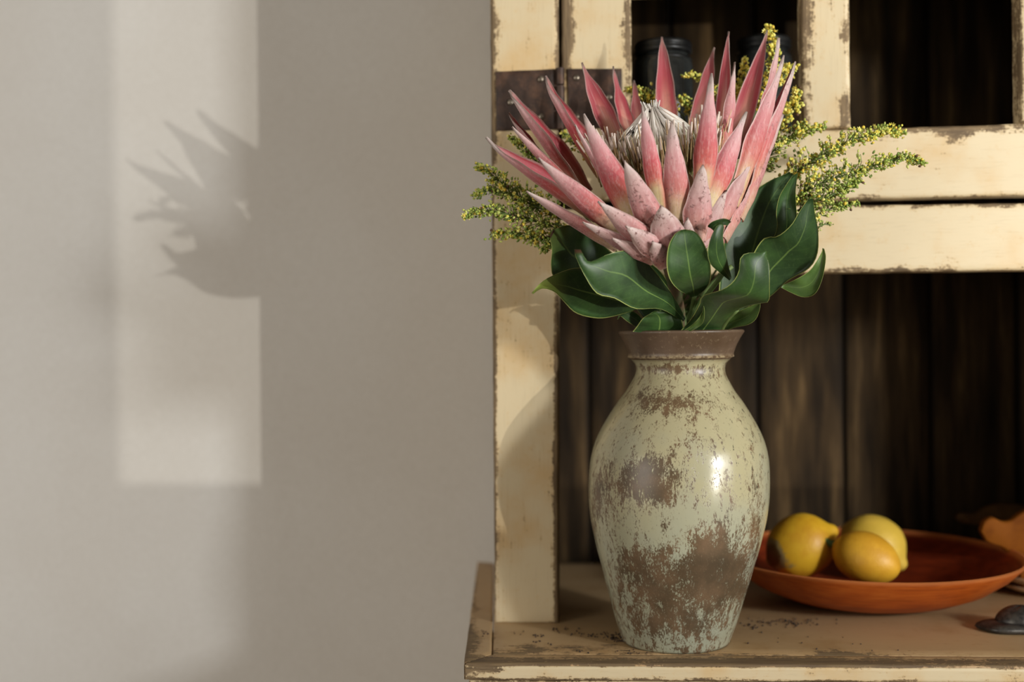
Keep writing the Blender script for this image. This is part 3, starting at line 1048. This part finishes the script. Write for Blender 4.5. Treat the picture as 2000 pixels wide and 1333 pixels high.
for k in range(480):
    a = rnd.uniform(0, 2 * math.pi)
    r_ = rnd.uniform(.046, .066)
    hb = rnd.uniform(-.05, .25)
    d = (axu * math.cos(a) + axv * math.sin(a))
    b = ax0 + axd * (hb * L_) + d * r_ * .92
    ln = rnd.uniform(.022, .044)
    e = b + (axd * rnd.uniform(.75, 1.0) + d * rnd.uniform(-.1, .45)).normalized() * ln + Vector((rnd.uniform(-1, 1), rnd.uniform(-1, 1), 0)) * .003
    thin = rnd.random() < .6
    c0 = BRN if rnd.random() < .4 else BEI
    if thin:
        tube(s, [b, b.lerp(e, .6), e], [.0006, .0005, .0003], 3, col=[mixc(GREEN_, c0, .6), c0, mixc(c0, BEI, .7)])
    else:
        tube(s, [b, b.lerp(e, .62), b.lerp(e, .66), e], [.0006, .0006, .0011, .0009], 4, col=[mixc(GREEN_, c0, .5), c0, TIPC, TIPC])
o = s.build('style_fringe', HAIR, protea)
o['kind'] = 'stuff'


# ------------------------------------------------------------------ leaves of the protea
def leaf(Lp, Rp, depths, dl=0.0, dr=0.0, bulge=.004, under=False, btip=0.0, ytip=0.0, petiole=None):
    n, m = 24, 11
    L2 = catmull([Vector((x, y, 0)) for x, y in Lp], n)
    R2 = catmull([Vector((x, y, 0)) for x, y in Rp], n)
    dd = catmull([Vector((i, d, 0)) for i, d in enumerate(depths)], n)
    ts = [i / (n - 1) for i in range(n)]
    ss = [-1 + 2 * j / (m - 1) for j in range(m)]
    ss = [math.copysign(abs(x) ** .8, x) for x in ss]
    G, yel = [], []
    for i in range(n):
        row = []
        for s_ in ss:
            f_ = (s_ + 1) / 2
            q = L2[i].lerp(R2[i], f_)
            env = math.sin(math.pi * min(1, max(0, ts[i] * .94 + .03)))
            D = dd[i].y + (dl * (1 - f_) + dr * f_) * env + bulge * (1 - s_ * s_) * env + .0012 * math.sin(ts[i] * 14 + s_ * 2) * abs(s_) * env
            row.append(P(q.x, q.y, D))
            yel.append(ytip * smoothstep(.62, .95, ts[i]))
        G.append(row)
    a = G[n // 2][m // 2 + 1] - G[n // 2][m // 2 - 1]
    b = G[n // 2 + 1][m // 2] - G[n // 2 - 1][m // 2]
    nrm = b.cross(a)
    facing = nrm.dot(CAM - G[n // 2][m // 2]) > 0
    if facing == under:                                   # front (inn = 0) is the upper side
        G = [r[::-1] for r in G]
        yel = [y for i in range(n) for y in yel[i * m:(i + 1) * m][::-1]]
        ss = [-x for x in ss[::-1]]
    return sheet('leaf', G, .0011, LEAF, protea, ts, ss, extra={'yel': yel, 'btip': btip})


# (left edge, right edge) from base to tip in photograph pixels, then distances base..tip
leaf([(1334, 628), (1290, 604), (1240, 603), (1200, 583), (1165, 573), (1140, 535), (1124, 500), (1122, 488)],
     [(1338, 622), (1322, 590), (1290, 543), (1245, 494), (1215, 490), (1180, 500), (1150, 512), (1134, 488)],
     [1.125, 1.075, 1.04, 1.025], 0.0, .012, -.006, btip=1)
leaf([(1245, 604), (1200, 618), (1165, 622), (1125, 612), (1100, 588), (1082, 570), (1058, 564), (1041, 574)],
     [(1250, 590), (1215, 560), (1180, 535), (1150, 525), (1120, 524), (1085, 536), (1058, 551), (1039, 572)],
     [1.125, 1.095, 1.075, 1.06], 0.0, .014, .006, ytip=.9)
leaf([(1180, 570), (1130, 560), (1085, 545), (1076, 520), (1078, 490), (1074, 462)],
     [(1215, 520), (1200, 500), (1170, 470), (1140, 447), (1108, 440), (1080, 450)],
     [1.13, 1.115, 1.10, 1.09], -.004, .014, .004, btip=1, ytip=.25)
leaf([(1262, 652), (1225, 628), (1212, 618), (1206, 624)], [(1268, 645), (1250, 618), (1228, 606), (1210, 616)], [1.135, 1.125, 1.12], .0, .006, .003)
leaf([(1236, 648), (1244, 638), (1256, 622), (1272, 612)], [(1335, 652), (1334, 634), (1322, 612), (1280, 608)], [1.125, 1.115, 1.108], 0, .004, -.003)
leaf([(1352, 580), (1325, 566), (1308, 545), (1302, 515), (1306, 480), (1318, 458), (1330, 450)],
     [(1360, 578), (1378, 565), (1388, 545), (1386, 505), (1372, 470), (1356, 452), (1338, 449)],
     [1.10, 1.045, 1.03, 1.03], 0, .006, .005)
leaf([(1424, 548), (1402, 530), (1387, 515), (1382, 492), (1388, 465), (1398, 445), (1408, 436)],
     [(1429, 542), (1423, 520), (1418, 498), (1414, 478), (1412, 460), (1414, 445), (1412, 437)],
     [1.07, 1.045, 1.03, 1.028], .0, .006, -.003)
leaf([(1395, 452), (1388, 446), (1382, 442), (1392, 433), (1412, 427), (1424, 430)],
     [(1398, 455), (1400, 448), (1406, 442), (1412, 440), (1420, 440), (1428, 434)],
     [1.045, 1.035, 1.03], 0, 0, .001, btip=1)
leaf([(1328, 648), (1352, 620), (1368, 590), (1372, 578), (1410, 566), (1432, 550), (1443, 530), (1446, 505), (1458, 495), (1485, 494), (1496, 491)],
     [(1412, 648), (1428, 622), (1445, 604), (1470, 596), (1490, 592), (1502, 588), (1503, 560), (1503, 530), (1500, 510), (1496, 500), (1499, 492)],
     [1.12, 1.085, 1.055, 1.04, 1.04], -.004, .006, -.008)
leaf([(1328, 650), (1345, 640), (1362, 625), (1372, 608), (1371, 590), (1366, 578)], [(1330, 651), (1352, 646), (1372, 632), (1376, 612), (1374, 596), (1369, 579)], [1.112, 1.10, 1.085, 1.075], 0, 0, .002, under=True)
leaf([(1455, 590), (1462, 545), (1470, 500), (1492, 466), (1518, 462), (1545, 440), (1562, 412), (1578, 390)],
     [(1475, 600), (1510, 575), (1540, 548), (1580, 525), (1597, 495), (1598, 450), (1592, 420), (1588, 388)],
     [1.13, 1.115, 1.095, 1.09], 0, .006, .006)
leaf([(1500, 478), (1512, 462), (1518, 440), (1516, 415), (1522, 385), (1535, 362), (1546, 346)],
     [(1535, 470), (1552, 452), (1556, 425), (1555, 400), (1554, 375), (1556, 355), (1558, 338)],
     [1.128, 1.112, 1.108, 1.104], 0, 0, .006)
leaf([(1400, 610), (1405, 560), (1408, 500), (1425, 440), (1460, 385), (1500, 355), (1535, 340)],
     [(1450, 612), (1500, 560), (1525, 510), (1535, 460), (1540, 410), (1548, 365), (1552, 334)],
     [1.14, 1.13, 1.127, 1.124], 0, .0, .006)
leaf([(1526, 562), (1545, 572), (1570, 581), (1592, 574), (1606, 545), (1613, 505), (1609, 487)],
     [(1532, 556), (1556, 545), (1580, 530), (1594, 512), (1602, 498), (1606, 490), (1607, 485)],
     [1.12, 1.105, 1.10, 1.10], 0, .004, .004, under=True, ytip=.3)
leaf([(1408, 650), (1435, 640), (1460, 635), (1476, 624), (1484, 604), (1485, 592)], [(1405, 640), (1425, 620), (1448, 606), (1462, 600), (1472, 596), (1480, 592)],
     [1.13, 1.115, 1.10, 1.095], 0, .006, .004, under=True)
leaf([(1270, 640), (1240, 600), (1215, 570), (1190, 540), (1180, 500)], [(1330, 640), (1330, 590), (1310, 560), (1290, 530), (1250, 500)], [1.15, 1.14, 1.12], 0, 0, .004)
for pts in ([(1350, 640, 1.13), (1372, 590, 1.105), (1400, 552, 1.085), (1412, 535, 1.075)], [(1340, 645, 1.135), (1360, 600, 1.12), (1385, 560, 1.11), (1430, 520, 1.10)], [(1345, 630, 1.13), (1352, 600, 1.12), (1357, 577, 1.10)],
            [(1405, 650, 1.125), (1420, 625, 1.105), (1440, 605, 1.09)]):
    s = Soup()
    tube(s, catmull([P(*q) for q in pts], 8), [.0022] * 8, 8)
    s.build('petiole', STEM, protea)

# ------------------------------------------------------------------ goldenrod
ICO_V, ICO_F = [], []
g_ = (1 + 5 ** .5) / 2
for x, y, z in ((-1, g_, 0), (1, g_, 0), (-1, -g_, 0), (1, -g_, 0), (0, -1, g_), (0, 1, g_), (0, -1, -g_), (0, 1, -g_), (g_, 0, -1), (g_, 0, 1), (-g_, 0, -1), (-g_, 0, 1)):
    ICO_V.append(Vector((x, y, z)).normalized())
ICO_F = [(0, 11, 5), (0, 5, 1), (0, 1, 7), (0, 7, 10), (0, 10, 11), (1, 5, 9), (5, 11, 4), (11, 10, 2), (10, 7, 6), (7, 1, 8), (3, 9, 4), (3, 4, 2), (3, 2, 6), (3, 6, 8), (3, 8, 9), (4, 9, 5), (2, 4, 11), (6, 2, 10), (8, 6, 7), (9, 8, 1)]
GR = [lin((136, 154, 60)), lin((160, 172, 76)), lin((184, 190, 102)), lin((104, 126, 48))]
YE = [lin((208, 200, 84)), lin((226, 216, 118)), lin((216, 186, 64)), lin((196, 198, 90))]
DK = lin((82, 54, 30))
STC = lin((116, 132, 66))


def bud(s, c, axis, r, ln, col):
    u, v = frame(axis)
    a = axis.normalized()
    s.add([c + u * (q.x * r) + v * (q.y * r) + a * (q.z * r * ln) for q in ICO_V], ICO_F, col=col)


def star(s, c, axis, r, rng):
    """open floret: a small disc of pointed rays"""
    u, v = frame(axis)
    a = axis.normalized()
    col = YE[rng.choice((0, 1, 1, 3))]
    for k in range(6):
        th = k * math.pi / 3 + rng.random() * .5
        d = (u * math.cos(th) + v * math.sin(th) + a * .35).normalized()
        p_ = a.cross(d).normalized()
        s.add([c, c + d * r * .6 + p_ * r * .28, c + d * r * 1.25, c + d * r * .6 - p_ * r * .28], [(0, 1, 2, 3)], col=col)
    bud(s, c + a * r * .15, a, r * .42, 1, YE[2])


def goldenrod(pts, label, n=70, spread=.014, yellow=.4, start=.35, size=.0019, seed=0, route=None, cat='flower sprig'):
    rng = random.Random(seed)
    n = int(n * 1.25)
    spread *= 1.0 if spread < .012 else 1.3
    if pts[0][0] > 1400:
        pts = [(pts[0][0], pts[0][1], 1.162)] + pts[1:]
    path = [P(*q) for q in pts]
    root = thing('goldenrod_sprig', MOUTH, label, cat, 'goldenrod sprigs around the protea')
    head = [Vector((MOUTH.x + rng.uniform(-.03, .03), MOUTH.y + rng.uniform(.01, .035), MOUTH.z - .05)), Vector((MOUTH.x + rng.uniform(-.02, .02), MOUTH.y + rng.uniform(.01, .03), MOUTH.z + .015))]
    full = head + [P(1330 + (pts[0][0] - 1330) * .3, 560 + (pts[0][1] - 400) * .25, 1.165)] + path
    st = Soup()
    curve = catmull(full, 40)
    tube(st, curve, [.0015 - .0009 * i / 39 for i in range(40)], 6)
    st.build('stem', STEM, root)
    plume = catmull(path, 60)
    s = Soup()
    for k in range(n):
        f_ = start + (1 - start) * (k + rng.random()) / n
        i = min(58, int(f_ * 59))
        b = plume[i]
        tg_ = (plume[i + 1] - plume[i]).normalized()
        u, v = frame(tg_)
        a = rng.uniform(0, 6.28)
        env = max(.12, math.sin(math.pi * min(1, (f_ - start) / (1 - start) * .86 + .12))) if f_ < 1 else .1
        g_ = (f_ - start) / (1 - start)
        if spread > .012:
            env = max(.16, min(1, .35 + 3 * g_) * (1 - g_) ** .7)
        out = (u * math.cos(a) + v * math.sin(a))
        ln = spread * env * rng.uniform(.4, 1.0)
        e = b + (out * 1.0 + tg_ * rng.uniform(.3, 1.1)).normalized() * ln + Vector((0, 0, .15 * ln))
        m_ = b.lerp(e, .5) + tg_ * ln * .15
        tube(s, [b, m_, e], [.0005, .0004, .0003], 3, col=STC)
        for q in range(rng.choice((2, 3, 4, 4))):
            c = m_.lerp(e, rng.uniform(.1, 1.1)) + Vector((rng.gauss(0, 1), rng.gauss(0, 1), rng.gauss(0, 1))) * size * .9
            ax = (e - b).normalized() + Vector((rng.gauss(0, .4), rng.gauss(0, .4), rng.gauss(0, .4)))
            x = rng.random()
            if x < yellow * .45:
                star(s, c, ax, size * rng.uniform(.9, 1.5), rng)
            elif x < yellow:
                bud(s, c, ax, size * rng.uniform(.6, .9), rng.uniform(1.0, 1.6), rng.choice(YE))
            elif x > .985:
                bud(s, c, ax, size * .7, 1.4, DK)
            else:
                bud(s, c, ax, size * rng.uniform(.42, .7), rng.uniform(1.3, 2.2), rng.choice(GR))
    o = s.build('florets', VCOL, root)
    o['kind'] = 'stuff'
    return root


goldenrod([(1120, 440, 1.13), (1030, 395, 1.13), (965, 345, 1.12), (933, 322, 1.12)], 'goldenrod sprig with a yellow tip reaching over the left cupboard edge', 95, .020, .35, .1, seed=1)
goldenrod([(1120, 430, 1.14), (1040, 395, 1.135), (965, 372, 1.13), (922, 384, 1.13)], 'thin green goldenrod sprig drooping past the left cupboard edge', 75, .016, .08, .1, seed=2)
goldenrod([(1125, 455, 1.12), (1040, 432, 1.115), (960, 412, 1.11), (906, 421, 1.11)], 'long green goldenrod sprig pointing furthest left against the grey wall', 110, .017, .12, .1, seed=3)
goldenrod([(1120, 465, 1.13), (1050, 468, 1.13), (1000, 455, 1.13), (958, 462, 1.13)], 'lowest goldenrod sprig at the left with a yellowish end above the bare upright', 75, .014, .35, .1, seed=4)
goldenrod([(1130, 410, 1.14), (1070, 345, 1.14), (1030, 295, 1.14), (998, 268, 1.14)], 'green goldenrod sprig rising between the left bracts below the iron hinge', 85, .015, .05, .2, seed=5)
goldenrod([(1120, 470, 1.12), (1090, 468, 1.12), (1068, 480, 1.12), (1060, 490, 1.12)], 'short goldenrod tuft hanging beside the upper left leaf', 40, .010, .1, .1, seed=6)
goldenrod([(1170, 330, 1.16), (1130, 290, 1.16), (1108, 268, 1.16), (1100, 258, 1.16)], 'small goldenrod tip peeping out over the hinge behind the left bracts', 22, .008, .2, .3, seed=7)
goldenrod([(1470, 420, 1.13), (1560, 335, 1.13), (1640, 285, 1.125), (1720, 258, 1.12), (1768, 260, 1.12)], 'yellow goldenrod sprig reaching right across the foot of the dark opening', 170, .018, .5, .2, seed=8)
goldenrod([(1480, 440, 1.12), (1580, 370, 1.12), (1680, 332, 1.115), (1750, 312, 1.11), (1806, 317, 1.11)], 'longest right goldenrod sprig with green buds lying across the door rail', 170, .019, .22, .2, seed=9)
goldenrod([(1500, 450, 1.12), (1580, 400, 1.12), (1640, 375, 1.12), (1682, 352, 1.12)], 'bushy green goldenrod sprig at right between the two long sprigs and the dark gap', 120, .022, .12, .1, seed=10)
goldenrod([(1560, 470, 1.13), (1590, 425, 1.13), (1630, 405, 1.13), (1672, 398, 1.13)], 'small goldenrod sprig in front of the dark gap under the door', 50, .010, .05, .2, seed=11)
goldenrod([(1580, 460, 1.13), (1596, 446, 1.13), (1612, 438, 1.13), (1624, 440, 1.13)], 'tiny lowest goldenrod twig beside the right leaf tip', 14, .006, 0, .4, seed=12, size=.0013)
goldenrod([(1450, 380, 1.14), (1520, 285, 1.14), (1570, 255, 1.14), (1612, 250, 1.14)], 'goldenrod sprig hugging the right bracts below the glazing bar', 110, .020, .3, .15, seed=13)
goldenrod([(1440, 300, 1.17), (1490, 190, 1.17), (1512, 110, 1.165), (1500, 48, 1.16)], 'tallest yellow goldenrod sprig standing up behind the right bracts', 75, .009, .9, .35, size=.0021, seed=14)
goldenrod([(1450, 340, 1.15), (1520, 250, 1.15), (1550, 210, 1.15), (1556, 172, 1.15)], 'yellow goldenrod cluster against the left edge of the glazing bar', 70, .011, .85, .3, size=.002, seed=15)
goldenrod([(1410, 320, 1.17), (1440, 230, 1.17), (1452, 160, 1.17), (1452, 118, 1.17)], 'yellow goldenrod cluster between the two tall back bracts', 70, .010, .85, .3, size=.002, seed=16)
goldenrod([(1410, 280, 1.17), (1405, 190, 1.175), (1370, 152, 1.175), (1334, 147, 1.175)], 'goldenrod sprig bending left over the shoulder of the left jar', 40, .007, .8, .45, size=.0017, seed=17)
goldenrod([(1345, 270, 1.17), (1310, 205, 1.175), (1265, 186, 1.175), (1224, 174, 1.175)], 'yellow green goldenrod sprig lying left behind the white centre of the bloom', 75, .009, .7, .3, size=.0018, seed=18)
goldenrod([(1360, 270, 1.17), (1352, 215, 1.17), (1340, 200, 1.17), (1330, 192, 1.17)], 'short goldenrod tuft right behind the tallest central back bract', 40, .010, .5, .2, seed=19)
goldenrod([(1500, 220, 1.165), (1525, 160, 1.165), (1540, 138, 1.165), (1556, 130, 1.165)], 'small pale yellow goldenrod tip at the outermost right bract tips', 26, .007, .9, .5, size=.0018, seed=20)

# ------------------------------------------------------------------ bowl with lemons
BC = P(1696, 1080, 1.33)
RB = 290 * 1.33 / F * .995
zr = BC.z
bp_out = [(.060, ZW + .001), (.074, ZW + .002), (.100, ZW + .0085), (.124, ZW + .0185), (.128, ZW + .0205), (.150, ZW + .036), (RB - .003, zr - .004), (RB, zr)]
bp_in = [(RB - .003, zr + .0008), (RB - .008, zr - .006), (.146, ZW + .040), (.118, ZW + .024), (.08, ZW + .0135), (.03, ZW + .010), (.001, ZW + .0095)]


def battr(p):
    r_ = (Vector((p.x, p.y)) - BC.xy).length
    zo = zr - p.z
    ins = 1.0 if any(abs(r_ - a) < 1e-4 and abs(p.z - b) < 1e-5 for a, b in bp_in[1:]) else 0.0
    return {'inside': ins, 'lip': 1.0 if zo < .0015 else 0.0}


bowl = thing('wooden_bowl', (BC.x, BC.y, ZW), 'shallow orange-brown wooden bowl holding lemons on the worktop', 'bowl')
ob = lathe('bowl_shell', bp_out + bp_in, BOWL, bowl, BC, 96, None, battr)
ob.data.set_sharp_from_angle(angle=math.radians(32))


def lemon(c, axis, length, rad, mat, label, stem=False, mark=None, blunt=False):
    axis = axis.normalized()
    u, v = frame(axis)
    root = thing('lemon', c - Vector((0, 0, rad)), label, 'lemon', 'lemons in the wooden bowl')
    prof_ = [(-1, .02), (-.97, .12), (-.92, .22), (-.85, .40), (-.72, .64), (-.5, .86), (-.2, .985), (.1, 1.0), (.38, .91), (.6, .72), (.74, .5), (.82, .34), (.88, .235), (.95, .17), (.985, .10), (1, .02)]
    if blunt:
        prof_ = prof_[:9] + [(.62, .76), (.8, .55), (.9, .38), (.96, .22), (1, .02)]
    vs, fs, at = [], [], []
    pr = catmull([Vector((a, b, 0)) for a, b in prof_], 34)
    nseg = 36
    for q in pr:
        for k in range(nseg):
            a = 2 * math.pi * k / nseg
            rr = max(0.0005, q.y) * rad * (1 + .018 * math.sin(3 * a + q.x * 3))
            p = c + axis * (q.x * length / 2) + u * (rr * math.cos(a)) + v * (rr * math.sin(a))
            vs.append(p)
            at.append(blobs_at(mark, *proj(p)) if mark else 0.0)
    for i in range(len(pr) - 1):
        for k in range(nseg):
            k2 = (k + 1) % nseg
            fs.append((i * nseg + k, i * nseg + k2, (i + 1) * nseg + k2, (i + 1) * nseg + k))
    fs.append(tuple(range(nseg))[::-1]); fs.append(tuple((len(pr) - 1) * nseg + k for k in range(nseg)))
    link_mesh('peel', vs, fs, mat, root, {'mark': at}, None, True)
    if stem:
        s = Soup()
        b = c + axis * (-length / 2 * .99)
        tube(s, [b + axis * .003, b - axis * .003, b - axis * .006 + Vector((-.004, 0, .004)), b - axis * .008 + Vector((-.010, 0, .007))], [.005, .0042, .0022, .0019], 8)
        s.build('stem', STEM, root)
    return root


lemon(P(1566, 1066, 1.31), Vector((.80, -.15, .42)), .087, .0345, LEM1, 'yellow lemon with a dark grey blemish, nearest the vase', mark=[(1512, 1092, 22, 26, 1.2), (1504, 1066, 14, 20, .5), (1548, 1107, 14, 8, .5)])
lemon(P(1706, 1068, 1.372), Vector((.62, -.45, -.42)), .086, .0355, LEM2, 'greenish yellow lemon at the back of the three in the bowl')
lemon(P(1690, 1090, 1.262), Vector((.80, -.50, -.30)), .076, .0272, LEM3, 'front golden lemon with a green stem stub', stem=True, blunt=True)

# ------------------------------------------------------------------ things at the right edge of the worktop
def extruded(name, pts_px, D, thick, mat, label, cat, lean=0.0, bev=.004):
    """flat carved board: outline at distance D, thickness away from the viewer, rounded edge"""
    pts = catmull([Vector((x, y, 0)) for x, y in pts_px + [pts_px[0]]], 60)[:-1]
    P3 = [P(q.x, q.y, D + lean * (1130 - q.y)) for q in pts]
    cen = sum(P3, Vector()) / len(P3)
    back = Vector((DV.x, DV.y, 0)) * thick
    rings = []
    for off, ins in ((bev, 0), (bev * .3, bev * .25), (0, bev)):
        rings.append([p + (cen - p).normalized() * ins + back.normalized() * off for p in P3])
    rings = rings[::-1] + [[p + back.normalized() * (thick - bev) for p in P3], [p + (cen - p).normalized() * bev + back for p in P3]]
    vs = [p for r in rings for p in r]
    k = len(P3)
    fs = [tuple(range(k))[::-1]]
    for i in range(len(rings) - 1):
        for j in range(k):
            j2 = (j + 1) % k
            fs.append((i * k + j, i * k + j2, (i + 1) * k + j2, (i + 1) * k + j))
    fs.append(tuple((len(rings) - 1) * k + j for j in range(k)))
    o = link_mesh(name, vs, fs, mat, None, None, None, True)
    o.data.set_sharp_from_angle(angle=math.radians(45))
    return tag(o, label, cat)


extruded('carved_board', [(1917, 1038), (1924, 1019), (1940, 1012), (1958, 1020), (1976, 1018), (1995, 1004), (2040, 985), (2085, 1000), (2100, 1050), (2070, 1100), (2045, 1150), (2020, 1171), (1995, 1150),
                          (1992, 1118), (1984, 1098), (1960, 1072), (1930, 1060)], 1.335, .016, ORANGEWOOD, 'orange-brown carved wooden piece with a rounded lobe behind the bowl rim', 'carving')
extruded('wooden_spoon', [(1866, 1012), (1876, 1003), (1905, 1004), (1925, 992), (1960, 984), (2010, 990), (2050, 1010), (2040, 1040), (1990, 1050), (1940, 1034), (1905, 1026), (1876, 1022)],
         1.44, .012, DARKWOOD, 'dim dark wooden utensil lying high at the back, behind the carved piece', 'utensil')
# pale wooden dish, stacked two deep
dc = hit_top(2062, 1155)


def dish(z0, r, h, label):
    root = lathe('pale_dish', [(r * .5, z0), (r * .8, z0 + h * .25), (r, z0 + h * .8), (r, z0 + h), (r * .96, z0 + h), (r * .75, z0 + h * .45), (r * .3, z0 + h * .3), (.001, z0 + h * .28)], PALEWOOD, None, dc, 56)
    return tag(root, label, 'dish', 'pale wooden dishes at the frame edge')


dish(ZW + .0008, .066, .011, 'lower pale wooden dish peeking out under another at the right of the bowl')
dish(ZW + .0085, .068, .014, 'upper pale wooden dish resting on the lower one, at the right of the bowl')
# small pewter ornament: domed top on a flared plate
pc = hit_top(1982, 1232)
orn = thing('pewter_ornament', pc, 'small dark pewter ornament with a domed top near the front right of the worktop', 'ornament')
s = Soup()
NU, NV = 32, 8
vs, fs = [], []
for j, (r_, z) in enumerate([(.034, .0008), (.037, .003), (.036, .0055), (.030, .0085), (.022, .0095)]):
    for k in range(NU):
        a = 2 * math.pi * k / NU
        lob = 1 + .06 * math.sin(5 * a) * (j < 4)
        vs.append(pc + WV * (r_ * lob * math.cos(a)) + DV * (r_ * lob * .62 * math.sin(a)) + Vector((0, 0, z)))
for j in range(4):
    for k in range(NU):
        k2 = (k + 1) % NU
        fs.append((j * NU + k, j * NU + k2, (j + 1) * NU + k2, (j + 1) * NU + k))
fs += [tuple(range(NU))[::-1], tuple(4 * NU + k for k in range(NU))]
link_mesh('flange', vs, fs, PEWTER, orn, None, None, True)
vs, fs = [], []
dcn = pc + WV * .008 + DV * .004
for j in range(NV + 1):
    th = math.pi / 2 * j / NV
    for k in range(NU):
        a = 2 * math.pi * k / NU
        vs.append(dcn + WV * (.026 * math.cos(th) * math.cos(a)) + DV * (.02 * math.cos(th) * math.sin(a)) + Vector((0, 0, .0075 + .017 * math.sin(th) * (1 + .03 * math.sin(6 * a)))))
for j in range(NV):
    for k in range(NU):
        k2 = (k + 1) % NU
        fs.append((j * NU + k, j * NU + k2, (j + 1) * NU + k2, (j + 1) * NU + k))
fs.append(tuple(range(NU))[::-1])
link_mesh('dome', vs, fs, PEWTER, orn, None, None, True)

# ------------------------------------------------------------------ fallen seeds on the worktop
s = Soup()
rg = random.Random(3)
clusters = [(1205, 1249, 14, 4, 46), (1180, 1244, 22, 4, 26), (1150, 1240, 26, 3, 16), (1085, 1233, 10, 3, 8), (1105, 1229, 18, 2, 8), (1050, 1243, 8, 2, 8), (1048, 1255, 5, 1.5, 5), (1010, 1238, 12, 4, 4), (945, 1236, 8, 6, 8),
            (1530, 1219, 40, 5, 40), (1500, 1216, 40, 4, 24), (1470, 1226, 20, 6, 10), (1590, 1216, 30, 6, 10), (1550, 1250, 110, 10, 8), (1190, 1275, 40, 5, 6), (1225, 1280, 20, 4, 4), (1130, 1272, 8, 2, 3), (1700, 1255, 90, 14, 6), (1075, 1258, 4, 2, 2)]
for cx, cy, rx, ry, nn in clusters:
    for _ in range(nn):
        p = hit_top(cx + rg.gauss(0, 1) * rx * .8, min(1278, cy + rg.gauss(0, 1) * ry * .8))
        r_ = rg.uniform(.0005, .0010)
        d = Vector((rg.gauss(0, 1), rg.gauss(0, 1), .1))
        bud(s, p + Vector((0, 0, r_ * .8)), d, r_, rg.uniform(1, 1.7), None) if False else None
        u, v = frame(d)
        s.add([p + Vector((0, 0, r_ * .75)) + u * (q.x * r_) + v * (q.y * r_) + d.normalized() * (q.z * r_ * 1.4) for q in ICO_V], ICO_F)
sd = s.build('fallen_seeds', SEED)
tag(sd, 'tiny dark seeds and crumbs scattered on the worktop around the vase foot', 'crumbs', None, 'stuff')
